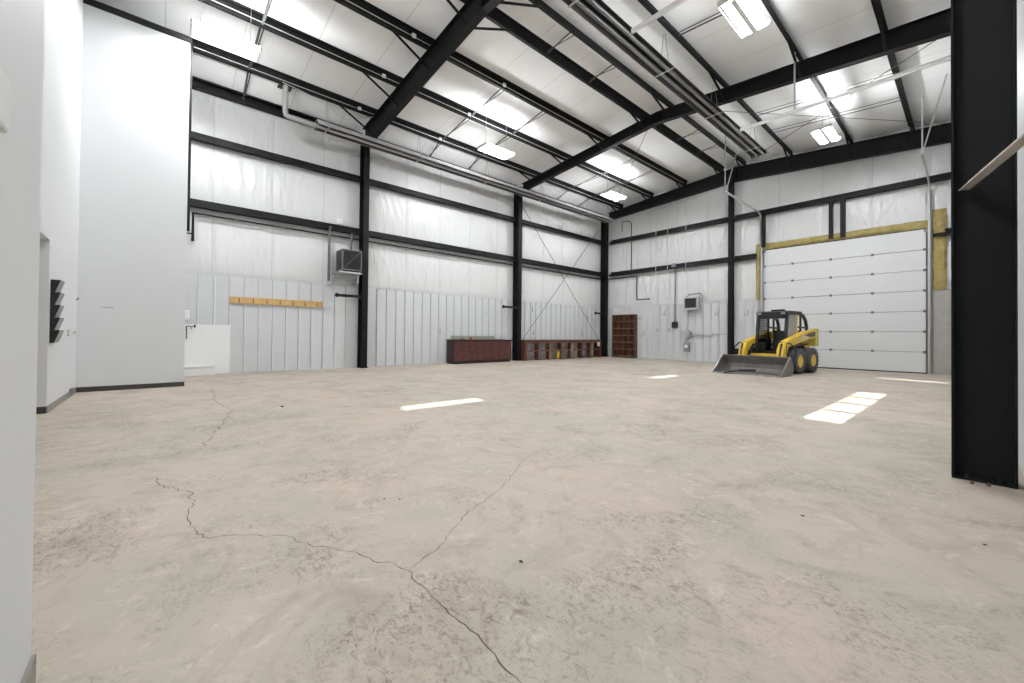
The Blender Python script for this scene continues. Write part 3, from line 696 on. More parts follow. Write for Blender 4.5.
# ------------------------------------------------------------------ left wall equipment
t = thing('caged_fan_unit', 'dark boxy caged fan unit high on the left wall beside the column', 'fan unit', (0.4, -15.05, 3.3))
x0, x1, y0, y1, z0, z1 = 0.12, 0.72, -15.38, -14.72, 3.30, 3.99
g = G(); b = 0.045
for y in (y0, y1 - b):
    for x in (x0, x1 - b): g.box(x, x + b, y, y + b, z0, z1)
for z in (z0, z1 - b):
    for x in (x0, x1 - b): g.box(x, x + b, y0 + b, y1 - b, z, z + b)
    for y in (y0, y1 - b): g.box(x0 + b, x1 - b, y, y + b, z, z + b)
g.obj('frame', 'fan_frame', t)
G().box(x0 + 0.03, x1 - 0.03, y0 + 0.015, y1 - 0.015, z0 + 0.03, z1 - 0.03).obj('case', 'heater_dark', t)
g = G()
for k in range(14): g.box(x1 - 0.022, x1 - 0.015, y0 + 0.05 + k * 0.042, y0 + 0.056 + k * 0.042, z0 + 0.04, z1 - 0.04)
for k in range(14): g.box(x1 - 0.028, x1 - 0.022, y0 + 0.04, y1 - 0.04, z0 + 0.06 + k * 0.044, z0 + 0.066 + k * 0.044)
g.obj('mesh_grille', 'steel2', t)
g = G(); g.beam((x1 - 0.01, y1 - 0.08, z1 - 0.06), (x1 - 0.01, y0 + 0.1, z0 + 0.1), 0.02, 0.012, (1, 0, 0)); g.obj('cross_bar', 'fan_frame', t)
g = G(); g.box(0.02, 0.75, y0 - 0.10, y1, 3.20, 3.25).box(0.02, 0.06, y0 - 0.1, y1, 3.05, 3.2); g.beam((0.7, y1 - 0.08, 3.2), (0.05, y1 - 0.08, 2.9), 0.04, 0.04); g.beam((0.7, y0 - 0.06, 3.2), (0.05, y0 - 0.06, 3.0), 0.04, 0.04)
g.box(0.55, 0.60, y1 - 0.12, y1 - 0.06, 2.90, 3.20)
g.obj('bracket_shelf', 'galv', t)
t = thing('drop_pipe', 'grey pipe dropping from the lower girt left of the caged fan', 'pipe', (0.14, -15.55, 3.0))
G().tube([(0.16, -15.62, 2.86), (0.16, -15.62, 4.62), (0.28, -15.62, 4.75)], 0.045, 10).obj('pipe_run', 'fan_frame', t)
G().tube([(0.16, -15.62, 2.80), (0.16, -15.62, 2.95)], 0.06, 10).obj('cap', 'galv', t)
G().tube([(0.18, -14.9, 4.0), (0.18, -14.9, 4.7)], 0.04, 8).obj('branch', 'fan_frame', t)
t = thing('flood_light', 'small white flood light sitting on the lower girt near the column', 'light', (0.2, -15.3, 4.87))
G().box(0.14, 0.24, -15.42, -15.22, 4.90, 5.10).obj('lamp_head', 'white_paint', t, bevel=0.01)
G().box(0.16, 0.22, -15.36, -15.28, 4.866, 4.90).obj('foot', 'galv_dark', t)
for y, x, lab in ((FR[0] + 0.08, 0.30, 'dark square swing bar on the column beside the fan unit'), (FR[1] - 0.12, 0.30, 'dark square swing bar on the column above the red cabinet'), (FR[2] - 0.12, 0.30, 'dark square swing bar on the far corner column')):
    t = thing('swing_bar', lab, 'bracket', (x, y - 0.4, 2.45), 'swing bars on the columns')
    G().box(x - 0.04, x + 0.04, y - 0.98, y - 0.14, 2.44, 2.53).obj('bar', 'steel2', t)
    G().box(x - 0.05, x + 0.05, y - 0.14, y - 0.112, 2.40, 2.58).obj('mounting_plate', 'steel2', t)
    G().tube([(x, y - 0.92, 2.42), (x, y - 0.92, 2.56)], 0.035, 8).obj('end_collar', 'steel', t)
# hook rail
t = thing('hook_rail', 'pine board with seven black coat hooks on the ribbed wall', 'coat rack', (0.05, -17.05, 2.04))
G().box(0.034, 0.062, -18.34, -15.78, 2.06, 2.25).obj('board', 'pine', t, bevel=0.004)
for k in range(7):
    y = -18.10 + k * 0.357
    G().tube([(0.064, y, 2.21), (0.085, y, 2.21), (0.095, y, 2.15), (0.075, y, 2.12), (0.085, y, 2.09), (0.115, y, 2.085), (0.125, y, 2.12)], 0.009, 6).obj('coat_hook', 'black', t)
# white board and box at the partition end
G0 = G(); G0.box(0.034, 0.05, -19.41, -18.30, 0.0, 1.41); tag(G0.obj('splash_board', 'white_paint', bevel=0.004), 'plain white splash board low on the left wall beside the partition', 'board')
t = thing('white_trough', 'low white open box standing against the splash board by partition', 'box', (0.2, -18.95, 0))
g = G(); g.box(0.055, 0.40, -19.35, -18.67, 0.0, 0.22).obj('body', 'white_paint', t, bevel=0.01)
G().box(0.052, 0.42, -19.38, -18.65, 0.225, 0.26).obj('lid', 'white_paint', t, bevel=0.006)
t = thing('utility_faucet', 'small dark faucet with white hose on the left wall beside partition', 'faucet', (0.12, -19.2, 1.2))
G().box(0.055, 0.13, -19.38, -19.24, 1.52, 1.80).obj('dispenser', 'white_paint', t, bevel=0.02)
G().tube([(0.05, -19.2, 1.36), (0.20, -19.2, 1.36), (0.28, -19.2, 1.30)], 0.018, 8).obj('spout', 'galv_dark', t)
g = G(); g.tube([(0.10, -19.30, 1.36), (0.10, -19.12, 1.36)], 0.012, 6); g.tube([(0.1, -19.12, 1.32), (0.1, -19.12, 1.40)], 0.018, 8); g.tube([(0.1, -19.30, 1.0), (0.1, -19.30, 1.36)], 0.012, 6); g.obj('valve_body', 'steel2', t)

# wire hooks on the liner
def jhook(p, n, label):
    x, y, z = p
    if n == 'x': pts = [(x + 0.03, y, z + 0.16), (x + 0.05, y, z + 0.14), (x + 0.05, y, z - 0.08), (x + 0.09, y, z - 0.13), (x + 0.15, y - 0.06, z - 0.10), (x + 0.16, y - 0.07, z)]
    else: pts = [(x, y - 0.03, z + 0.16), (x, y - 0.05, z + 0.14), (x, y - 0.05, z - 0.08), (x - 0.03, y - 0.09, z - 0.13), (x - 0.09, y - 0.15, z - 0.10), (x - 0.10, y - 0.16, z)]
    tag(G().tube(pts, 0.014, 6).obj('wire_hook', 'wire'), label, 'hook', 'wire hooks on the ribbed walls')
jhook((0, -6.05, 2.5), 'x', 'wire hook on ribbed wall high above the left end of cubby bench')
jhook((0, -5.95, 1.35), 'x', 'wire hook just above the left end of the cubby bench')
jhook((0, -2.2, 1.35), 'x', 'wire hook just above the right end of the cubby bench')
jhook((0, -1.75, 2.3), 'x', 'wire hook beside the swing bar of the corner column')
jhook((0, -11.25, 1.35), 'x', 'wire hook on ribbed wall left of the red brown cabinet')
jhook((2.46, 0, 2.25), 'y', 'wire hook at the top right corner of pigeonhole shelf')
jhook((2.56, 0, 1.3), 'y', 'wire hook halfway up, right of the pigeonhole shelf')
jhook((3.82, 0, 2.42), 'y', 'wire hook on back wall left of the black outlet box')
jhook((6.45, 0, 2.35), 'y', 'wire hook on back wall left of the slim column')
jhook((7.72, 0, 2.30), 'y', 'wire hook on the narrow panel between column and overhead door')

# ------------------------------------------------------------------ furniture along the far walls
t = thing('drawer_cabinet', 'long low red brown cabinet with drawers on the left wall', 'cabinet', (0.36, -9.3, 0))
cx0, cx1, cy0, cy1, ch = 0.07, 0.64, -10.95, -7.88, 0.99
g = G(); g.box(cx0, cx1 - 0.02, cy0, cy1, 0.09, ch - 0.05); g.obj('carcass', 'cabred_dark', t)
G().box(cx0, cx1 - 0.07, cy0 + 0.03, cy1 - 0.03, 0.0, 0.09).obj('plinth', 'black', t)
G().box(cx0, cx1 + 0.02, cy0 - 0.015, cy1 + 0.015, ch - 0.05, ch).obj('top', 'cabred_dark', t, bevel=0.006)
def front(y0, y1, z0, z1, name):
    p = G().box(cx1 - 0.02, cx1, y0 + 0.012, y1 - 0.012, z0 + 0.012, z1 - 0.012).obj(name, 'cabred', t, bevel=0.006)
    ym = (y0 + y1) / 2; zm = z1 - 0.09 if name == 'drawer' else (z0 + z1) / 2
    h = G(); h.tube([(cx1, ym - 0.06, zm), (cx1 + 0.03, ym - 0.05, zm), (cx1 + 0.03, ym + 0.05, zm), (cx1, ym + 0.06, zm)], 0.008, 6); h.obj('handle', 'cabred_dark', p)
zc = [0.11, 0.40, 0.66, 0.93]
yc = [cy0 + 0.02, cy0 + 0.78, cy0 + 1.49, cy1 - 0.74, cy1 - 0.02]
for a, b in zip(yc[:-1], yc[1:]):
    if b < cy1 - 0.3:
        for c, d in zip(zc[:-1], zc[1:]): front(a, b, c, d, 'drawer')
    else:
        front(a, b, zc[0], zc[2], 'cabinet_door'); front(a, b, zc[2], zc[3], 'drawer')
g = G(); g.box(0.035, 0.055, -10.72, -8.42, 1.03, 1.15); tag(g.obj('wall_board', 'board'), 'narrow grey green board fixed to wall above the red cabinet', 'board')
g = G(); g.lathe([(0.035, 0), (0.045, 0.11), (0.04, 0.11)], lambda a, b, c: (0.30 + a, -9.9 + b, ch + c), 12); tag(g.obj('red_cup', 'red_plastic'), 'tiny red cup standing on the red brown cabinet top', 'cup')
g = G(); g.box(0.20, 0.30, -10.32, -10.18, ch, ch + 0.07); tag(g.obj('small_box', 'board', bevel=0.005), 'tiny grey green box on the cabinet top, left of red cup', 'box')

t = thing('cubby_bench', 'long low brown bench with open cubbies along the left wall', 'bench', (0.38, -4.1, 0))
bx0, bx1, by0, by1, bh = 0.09, 0.60, -7.02, -1.14, 0.98
G().box(bx0, bx1 + 0.02, by0 - 0.02, by1 + 0.02, bh - 0.05, bh).obj('top', 'benchred', t, bevel=0.005)
G().box(bx0, bx1, by0, by0 + 0.04, 0, bh - 0.05).obj('end_panel', 'benchred', t)
G().box(bx0, bx1, by1 - 0.04, by1, 0, bh - 0.05).obj('end_panel', 'brownwood', t)
G().box(bx1 - 0.03, bx1, by0 + 0.04, by1 - 0.04, bh - 0.17, bh - 0.05).obj('apron', 'benchred', t)
n = 8
for k in range(n):
    y = by0 + 0.10 + k * (by1 - by0 - 0.2) / (n - 1)
    w = 0.05 if k % 2 else 0.11
    m = 'tanwood' if k in (2, 4, 6) else 'brownwood'
    G().box(bx1 - 0.045, bx1 - 0.031 if False else bx1 - 0.001, y - w / 2, y + w / 2, 0, bh - 0.17).obj('post', m, t)
    if 0 < k < n - 1: G().box(bx0 + 0.22, bx1 - 0.046, y - 0.012, y + 0.012, 0.0, bh - 0.06).obj('divider', 'brownwood', t)
G().box(bx0 + 0.25, bx1 - 0.05, by0 + 0.04, by1 - 0.04, 0.44, 0.465).obj('shelf', 'brownwood', t)
G().box(bx1 - 0.044, bx1 - 0.012, by0 + 0.04, by1 - 0.04, 0.42, 0.49).obj('shelf_rail', 'brownwood', t)
G().box(bx0 + 0.25, bx1 - 0.05, by0 + 0.04, by1 - 0.04, 0.02, 0.04).obj('bottom', 'brownwood', t)
g = G(); g.box(0.40, 0.55, -4.72, -4.56, 0.041, 0.40); tag(g.obj('yellow_jug', 'yellow', bevel=0.03), 'yellow jug in a lower cubby of the bench', 'jug')
g = G(); g.hexa([(0.602, -1.52, 0.62), (0.602, -1.30, 0.62), (0.606, -1.30, 0.62), (0.606, -1.52, 0.62), (0.602, -1.52, 0.86), (0.602, -1.30, 0.86), (0.606, -1.30, 0.86), (0.606, -1.52, 0.86)]); tag(g.obj('paper_note', 'white_paint'), 'white paper note taped to the right end of the cubby bench', 'paper')

t = thing('pigeonhole_shelf', 'tall brown pigeonhole shelf standing in the far corner', 'shelf', (1.48, -0.22, 0))
sx0, sx1, sy0, sy1, sz = 0.72, 2.19, -0.31, -0.045, 2.40
G().box(sx0, sx0 + 0.03, sy0, sy1, 0, sz).obj('side', 'brown_side', t)
G().box(sx1 - 0.03, sx1, sy0, sy1, 0, sz).obj('side', 'brown_side', t)
G().box(sx0 + 0.03, sx1 - 0.03, sy1 - 0.012, sy1, 0.06, sz).obj('back_panel', 'brownwood', t)
G().box(sx0 + 0.03, sx1 - 0.03, sy0 + 0.02, sy1 - 0.012, 0, 0.06).obj('plinth', 'black', t)
for k in range(7):
    z = 0.06 + k * (sz - 0.085) / 6
    G().box(sx0 + 0.03, sx1 - 0.03, sy0, sy1 - 0.012, z, z + 0.038).obj('shelf_board', 'brownlight', t)
for k in range(6):
    z = 0.06 + k * (sz - 0.085) / 6 + 0.025
    for j in (1, 2, 3):
        x = sx0 + (sx1 - sx0) * j / 4
        G().box(x - 0.01, x + 0.01, sy0 + 0.004, sy1 - 0.012, z + 0.013, z + (sz - 0.085) / 6 - 0.025).obj('divider', 'brown_side', t)  # lit look of the divider sides put into a lighter brown

# ------------------------------------------------------------------ skid steer loader (local frame: +x forward, +y its left)
S = 1.05
def sc(p): return tuple(v * S for v in p)
class SG(G):
    def obj(s, *a, **k):
        for v in s.bm.verts: v.co *= S
        return G.obj(s, *a, **k)
ld = thing('skid_steer_loader', 'yellow and black skid steer loader parked before the white overhead door', 'loader', (9.823, -3.313, 0), local=True, rz=-1.697)
xz = lambda u, v, e: (u, e, v)
# chassis and engine bay
SG().prism([(-1.15, 0.30), (0.80, 0.22), (0.95, 0.30), (0.95, 0.52), (0.60, 0.62), (-0.40, 0.78), (-1.20, 0.80), (-1.30, 0.62), (-1.30, 0.36)], xz, -0.47, 0.47).obj('chassis', 'steel2', ld, bevel=0.01)
SG().prism([(-1.22, 0.60), (-0.62, 0.66), (-0.64, 1.16), (-0.80, 1.24), (-1.18, 1.26), (-1.26, 1.16)], xz, -0.46, 0.46).obj('engine_hood', 'yellow', ld, bevel=0.02)
g = SG()
for k in range(7): g.box(-1.275, -1.25, -0.36, 0.36, 0.68 + k * 0.085, 0.72 + k * 0.085)
g.obj('rear_grille', 'black', ld)
for sg in (-1, 1):
    p = SG().box(-1.31, -1.12, sg * 0.585 - 0.10, sg * 0.585 + 0.10, 0.86, 1.46).obj('rear_tower', 'yellow_pale', ld, bevel=0.015)
    g = SG()
    for k in range(6): g.lathe([(0.018, 0.0), (0.018, 0.008)], lambda a, b, c, k=k: (-1.17 + a, sg * 0.686 + sg * c, 0.92 + k * 0.095 + b), 8)
    g.obj('bolt', 'black', p)
# wheels
for sx in (-0.4975, 0.4975):
    for sg in (-1, 1):
        yc = sg * 0.685; f = lambda a, b, c, sx=sx, yc=yc, sg=sg: (sx + a, yc + sg * c, 0.41 + b)
        g = SG(); g.lathe([(0.20, -0.13), (0.30, -0.160), (0.375, -0.14), (0.392, -0.10), (0.392, 0.10), (0.375, 0.14), (0.30, 0.160), (0.205, 0.14), (0.195, 0.10), (0.195, -0.10)], f, 40)
        w = g.obj('wheel', 'rubber', ld, smooth=True)
        g = SG()
        for k in range(20):
            for half in (-1, 1):
                a0 = 2 * math.pi * (k + (0.5 if half > 0 else 0)) / 20; a1 = a0 + 0.17
                def pt(r, a, c): return f(r * math.cos(a), r * math.sin(a), c)
                q = [pt(0.388, a0, half * 0.01), pt(0.388, a0 + 0.09, half * 0.01), pt(0.380, a1 + 0.09, half * 0.145), pt(0.380, a1, half * 0.145), pt(0.412, a0, half * 0.01), pt(0.412, a0 + 0.075, half * 0.01), pt(0.402, a1 + 0.075, half * 0.150), pt(0.402, a1, half * 0.150)]
                g.hexa(q)
        g.obj('tread_lugs', 'rubber', w)
        g = SG(); g.lathe([(0.204, 0.135), (0.192, 0.142), (0.178, 0.09), (0.165, 0.05), (0.10, 0.04), (0.08, 0.075), (0.03, 0.08)], f, 32)
        r = g.obj('rim', 'yellow', w, smooth=True)
        g = SG()
        for k in range(8):
            a = 2 * math.pi * k / 8
            g.lathe([(0.014, 0.04), (0.014, 0.065)], lambda x, z, c, a=a: f(0.13 * math.cos(a) + x, 0.13 * math.sin(a) + z, c), 6)
        g.obj('lug_nuts', 'galv_dark', w)
# lift arms
for sg in (-1, 1):
    y0, y1 = (0.47, 0.67) if sg > 0 else (-0.67, -0.47)
    prof = [(-1.24, 1.44), (-0.35, 1.345), (0.40, 1.18), (0.92, 1.06), (1.17, 0.96), (1.30, 0.76), (1.42, 0.28), (1.32, 0.16), (1.16, 0.24), (1.06, 0.60), (0.95, 0.85), (0.40, 0.93), (-0.20, 1.04), (-0.75, 1.10), (-1.24, 1.12)]
    arm = SG().prism(prof[::-1], xz, y0, y1).obj('lift_arm', 'yellow', ld, bevel=0.015)
    yo = (y1 + 0.002) if sg > 0 else (y0 - 0.002)
    SG().prism([(-1.08, 1.36), (-0.55, 1.29), (-0.20, 1.22), (-0.62, 1.17), (-1.06, 1.20)], xz, yo - 0.003, yo + 0.003).obj('dark_decal', 'decal', arm)
    SG().prism([(-0.52, 1.275), (0.10, 1.19), (0.06, 1.03), (-0.60, 1.15)], xz, yo - 0.002, yo + 0.002).obj('pale_decal', 'decal_light', arm)
    SG().beam((1.235, sg * 0.585, 0.955), (1.415, sg * 0.585, 0.36), 0.045, 0.05, (1, 0, 0)).obj('hose_guard', 'black', arm)
    g = SG(); ys = 0.43 * sg
    g.tube([(-0.95, ys * 1.05, 0.72), (-0.25, ys * 1.05, 0.98)], 0.045, 12).tube([(-0.30, ys * 1.05, 0.96), (0.30, ys * 1.05, 1.06)], 0.022, 10)
    g.obj('lift_cylinder', 'steel2', ld)
    g = SG(); g.tube([(0.80, sg * 0.43, 0.92), (1.12, sg * 0.43, 0.62)], 0.040, 12).tube([(1.1, sg * 0.43, 0.64), (1.38, sg * 0.43, 0.42)], 0.02, 10); g.obj('tilt_cylinder', 'steel2', ld)
    g = SG(); hx = 1.10; a = sg * 0.66; b = sg * 0.92
    g.tube([(hx, a, 0.62), (hx, a, 0.98), (hx, (a * 0.6 + b * 0.4), 0.96), (hx, b, 0.80), (hx, b, 0.56), (hx, a, 0.60)], 0.022, 8)
    g.tube([(hx, a, 0.70), (hx, sg * 0.32, 0.70)], 0.018, 8).tube([(hx, sg * 0.48, 0.60), (hx, sg * 0.48, 0.99), (hx, a, 0.98)], 0.016, 8)
    g.obj('grab_rail', 'black', ld)
    SG().prism([(0.92, 0.84), (-0.92, 0.90), (-0.92, 0.96), (0.50, 0.93)], xz, sg * 0.50 - (0.02 if sg > 0 else -0.0), sg * 0.50 + (0.0 if sg > 0 else 0.02)).obj('inner_fender', 'brown_side', ld)  # shade under the lift arm is put into the fender's brown
SG().box(1.0, 1.16, -0.92, -0.70, 0.56, 0.76).obj('coupler_block', 'steel2', ld, bevel=0.02)
SG().box(1.22, 1.42, -0.64, 0.64, 0.20, 0.32).obj('quick_hitch', 'steel2', ld, bevel=0.01)
SG().box(0.92, 1.02, -0.46, 0.46, 0.50, 0.62).obj('front_step', 'yellow', ld, bevel=0.01)
# cab
def post(pts, w=0.075, m='black', name='cab_post', parent=None):
    g = SG()
    for a, b in zip(pts[:-1], pts[1:]): g.beam(a, b, w, w, (0, 1, 0))
    return g.obj(name, m, parent or ld, bevel=0.008)
for sg in (-1, 1):
    y = sg * 0.43
    post([(0.62, y, 0.62), (0.55, y, 1.30), (0.46, y, 1.96)], 0.085)
    post([(-0.22, y, 1.0), (-0.22, y, 1.95)], 0.06, 'yellow' if sg > 0 else 'black')
    g = SG(); arc = [(0.46, 1.955), (-0.45, 1.955), (-0.72, 1.89), (-0.92, 1.74), (-1.01, 1.55), (-1.04, 1.30)]
    for a, b in zip(arc[:-1], arc[1:]): g.beam((a[0], y, a[1]), (b[0], y, b[1]), 0.075, 0.075, (0, 1, 0))
    g.obj('cab_rear_frame', 'black', ld)
    SG().beam((-0.22, y, 1.50), (-1.01, y, 1.48), 0.05, 0.06, (0, 1, 0)).obj('cab_side_bar', 'black', ld)
    g = SG(); g.box(-0.19, 0.50, y - 0.006, y + 0.006, 1.08, 1.92) if False else g.prism([(-0.19, 1.10), (0.53, 1.10), (0.44, 1.90), (-0.19, 1.90)], xz, y - 0.005, y + 0.005)
    if sg > 0: g.obj('side_screen', 'screen', ld)
    else:
        g.bm.free(); g = SG()
        for k in range(9): g.box(-0.18 + k * 0.075, -0.165 + k * 0.075, y - 0.006, y + 0.006, 1.10, 1.92)
        for k in range(10): g.box(-0.19, 0.50, y - 0.007, y + 0.007, 1.12 + k * 0.085, 1.132 + k * 0.085)
        g.obj('side_screen', 'black', ld)
    SG().prism([(-0.42, 0.72), (0.60, 0.62), (0.56, 1.08), (-0.42, 1.10)], xz, y - 0.02, y + 0.02).obj('cab_side_panel', 'steel2', ld)
SG().prism([(0.56, 1.88), (0.56, 1.98), (0.40, 2.02), (-0.52, 2.02), (-0.60, 1.96), (-0.60, 1.93)], xz, -0.47, 0.47).obj('cab_roof', 'black', ld, bevel=0.01)
SG().box(0.50, 0.58, -0.42, 0.42, 1.76, 1.88).obj('front_header', 'black', ld, bevel=0.01)
SG().box(0.10, 0.34, -0.10, 0.24, 2.021, 2.075).obj('roof_beacon_box', 'steel2', ld, bevel=0.01)
for sg in (-1, 1): SG().box(0.561, 0.60, sg * 0.36 - 0.06, sg * 0.36 + 0.06, 1.90, 1.97).obj('work_light', 'galv_dark', ld, bevel=0.008)
g = SG(); g.beam((-0.58, -0.40, 1.36), (-0.58, 0.40, 1.36), 0.05, 0.05); g.beam((-0.58, -0.40, 1.92), (-0.58, 0.40, 1.92), 0.05, 0.05)
for sg in (-1, 1): g.beam((-0.58, sg * 0.41, 1.34), (-0.58, sg * 0.41, 1.94), 0.05, 0.05, (1, 0, 0))
g.obj('rear_window_frame', 'black', ld)
SG().box(-0.585, -0.578, -0.35, 0.35, 1.385, 1.895).obj('rear_window', 'glass', ld)
SG().box(-0.60, -0.56, -0.42, 0.42, 0.68, 1.37).obj('cab_rear_wall', 'black', ld)
SG().box(-0.56, 0.62, -0.40, 0.40, 0.64, 0.68).obj('cab_floor', 'black', ld)
SG().prism([(-0.46, 0.68), (-0.05, 0.68), (-0.02, 1.02), (-0.30, 1.02), (-0.36, 1.34), (-0.48, 1.34)], xz, -0.24, 0.24).obj('seat', 'seat', ld, bevel=0.03)
for sg in (-1, 1):
    SG().tube([(0.25, sg * 0.28, 0.70), (0.24, sg * 0.27, 1.12), (0.20, sg * 0.24, 1.24)], 0.016, 8).obj('control_lever', 'black', ld)
    SG().tube([(-0.30, sg * 0.30, 1.02), (0.10, sg * 0.30, 1.08), (0.20, sg * 0.30, 1.06)], 0.02, 8).obj('arm_bar', 'steel2', ld)
SG().prism([(0.60, 0.68), (0.64, 0.68), (0.60, 0.98), (0.56, 0.98)], xz, -0.40, -0.16).obj('kick_panel', 'steel2', ld)
# bucket
bx = 2.317; bw = 1.0
inner = [(bx, 0.016), (bx - 0.62, 0.016), (bx - 0.76, 0.06), (bx - 0.83, 0.17), (bx - 0.83, 0.30), (bx - 0.66, 0.55)]
outer = [(bx - 0.69, 0.56), (bx - 0.85, 0.31), (bx - 0.85, 0.16), (bx - 0.77, 0.045), (bx - 0.62, 0.0), (bx, 0.0)]
bk = SG().prism(inner + outer, xz, -bw + 0.012, bw - 0.012).obj('bucket', 'bucket', ld)
for sg in (-1, 1):
    y = sg * (bw - 0.006)
    SG().prism([(bx - 0.02, 0.01), (bx - 0.62, 0.0), (bx - 0.77, 0.045), (bx - 0.85, 0.16), (bx - 0.85, 0.31), (bx - 0.69, 0.57), (bx - 0.62, 0.57)], xz, y - 0.008, y + 0.008).obj('side_plate', 'bucket', bk)
    SG().beam((bx - 0.03, y, 0.03), (bx - 0.635, y, 0.57), 0.03, 0.03, (0, 1, 0)).obj('side_edge', 'bucket_edge', bk)
SG().box(bx - 0.14, bx + 0.03, -bw, bw, -0.0005, 0.024).obj('cutting_edge', 'bucket_edge', bk)
SG().beam((bx - 0.665, -bw, 0.555), (bx - 0.665, bw, 0.555), 0.05, 0.035, (0, 0, 1)).obj('top_lip', 'bucket', bk)
g = SG()
for k in range(6): g.lathe([(0.022, 0.0), (0.016, 0.012)], lambda a, b, c, k=k: (bx - 0.08 + a, -0.85 + k * 0.34 + b, 0.024 + c), 8)
g.obj('edge_bolts', 'galv_dark', bk)
# tool and litter lying in the bucket
def lw(p):
    c, s = math.cos(-1.697), math.sin(-1.697)
    return (9.823 + S * (p[0] * c - p[1] * s), -3.313 + S * (p[0] * s + p[1] * c), S * p[2])
g = G(); g.beam(lw((2.52, -0.52, 0.025)), lw((2.28, -0.16, 0.130)), 0.10, 0.035); g.beam(lw((2.28, -0.18, 0.125)), lw((2.10, 0.24, 0.135)), 0.09, 0.06)
tag(g.obj('flat_bar', 'steel2', bevel=0.003), 'bent flat scrap bar lying over the lip of loader bucket', 'bar')
g = G(); g.box(10.00, 10.15, -6.00, -5.90, 0, 0.045); tag(g.obj('wood_scrap', 'galv', bevel=0.004), 'small pale scrap on the floor just before the bucket', 'scrap')

# ------------------------------------------------------------------ office wall items
t = thing('file_rack', 'black five tier file rack with grey fronts on the white wall', 'file rack', (5.25, YO + 0.06, 1.02))
rx0, rx1 = 5.06, 5.40; rz0 = 1.02; th = 0.187
for k in range(5):
    z0 = rz0 + k * th
    yf = lambda d: YO + d
    G().prism([(yf(0.002), z0), (yf(0.045), z0), (yf(0.10), z0 + th - 0.012), (yf(0.10), z0 + th), (yf(0.002), z0 + th)], lambda u, v, e: (e, u, v), rx1 - 0.008, rx1).obj('side', 'black', t)
    G().prism([(yf(0.002), z0), (yf(0.045), z0), (yf(0.10), z0 + th - 0.012), (yf(0.10), z0 + th), (yf(0.002), z0 + th)], lambda u, v, e: (e, u, v), rx0, rx0 + 0.008).obj('side', 'black', t)
    G().prism([(yf(0.046), z0), (yf(0.050), z0), (yf(0.105), z0 + th), (yf(0.101), z0 + th)], lambda u, v, e: (e, u, v), rx0, rx1).obj('tier_front', 'galv_dark', t)
    G().box(rx0 + 0.008, rx1 - 0.008, YO + 0.002, YO + 0.045, z0, z0 + 0.006).obj('tier_floor', 'black', t)
def plate(x, z, label, nm='outlet_plate', m='galv'):
    tt = thing(nm, label, 'outlet', (x, YO + 0.01, z))
    G().box(x - 0.13, x + 0.13, YO + 0.001, YO + 0.014, z - 0.06, z + 0.06).obj('plate', m, tt, bevel=0.003)
    g = G()
    for dx in (-0.05, 0.05): g.box(x + dx - 0.02, x + dx + 0.02, YO + 0.0145, YO + 0.018, z - 0.03, z + 0.03)
    g.obj('sockets', 'white_paint', tt)
plate(3.75, 1.16, 'grey outlet plate on the white wall right of file rack')
g = G(); g.box(2.95, 3.25, YO + 0.001, YO + 0.02, 1.14, 1.19); tag(g.obj('wall_strip', 'galv'), 'short grey strip on the white wall near the inner corner', 'strip')
g = G(); g.tube([(3.05, YO + 0.001, 1.80), (3.05, YO + 0.03, 1.80), (3.05, YO + 0.04, 1.84)], 0.014, 8); tag(g.obj('coat_peg', 'galv_dark'), 'small dark coat peg on the white wall above the grey strip', 'peg')
g = G(); g.box(3.5, 3.66, YO + 0.013, YO + 0.07, 0.10, 0.16); tag(g.obj('door_stop', 'galv_dark', bevel=0.01), 'small dark door stop on the baseboard below the outlet plate', 'door stop')
g = G(); g.box(XO + 0.0005, XO + 0.004, -20.75, -20.55, 1.672, 1.682); tag(g.obj('wall_scuff', 'base_grey'), 'short dark scratch on the white partition face', 'scratch')
# thermostat on the wall beside the camera
t = thing('wall_thermostat', 'white thermostat on the wall at the left picture edge', 'thermostat', (12.93, YF + 0.02, 1.66))
G().box(12.815, 13.0, YF, YF + 0.030, 1.665, 1.80).obj('case', 'white_paint', t, bevel=0.010)
G().box(12.80, 12.84, YF, YF + 0.012, 1.68, 1.785).obj('back_plate', 'white_paint', t, bevel=0.004)
G().box(12.775, 12.80, YF, YF + 0.022, 1.735, 1.775).obj('side_knob', 'galv', t, bevel=0.006)

# ------------------------------------------------------------------ floor cracks and crumbs
def crack(pts, w, label, jit=0.012, seed=1):
    rnd = random.Random(seed); P = []
    for a, b in zip(pts[:-1], pts[1:]):
        a = Vector(a); b = Vector(b); n = max(2, int((b - a).length / 0.035)); nrm = Vector((-(b - a).y, (b - a).x)).normalized()
        for i in range(n): P.append(a.lerp(b, i / n) + nrm * rnd.uniform(-jit, jit) * (0 if i == 0 else 1))
    P.append(Vector(pts[-1])); g = G(); L = []; Rr = []
    for i, p in enumerate(P):
        d = (P[min(i + 1, len(P) - 1)] - P[max(i - 1, 0)]).normalized(); nn = Vector((-d.y, d.x)); ww = w * rnd.uniform(0.35, 1.1) * (0.3 if i in (0, len(P) - 1) else 1)
        L.append(g.bm.verts.new((p.x + nn.x * ww, p.y + nn.y * ww, 0.0012))); Rr.append(g.bm.verts.new((p.x - nn.x * ww, p.y - nn.y * ww, 0.0012)))
    for i in range(len(P) - 1): g.bm.faces.new([L[i], L[i + 1], Rr[i + 1], Rr[i]])
    tag(g.obj('floor_crack', 'crack'), label, 'crack', 'cracks in the concrete floor')
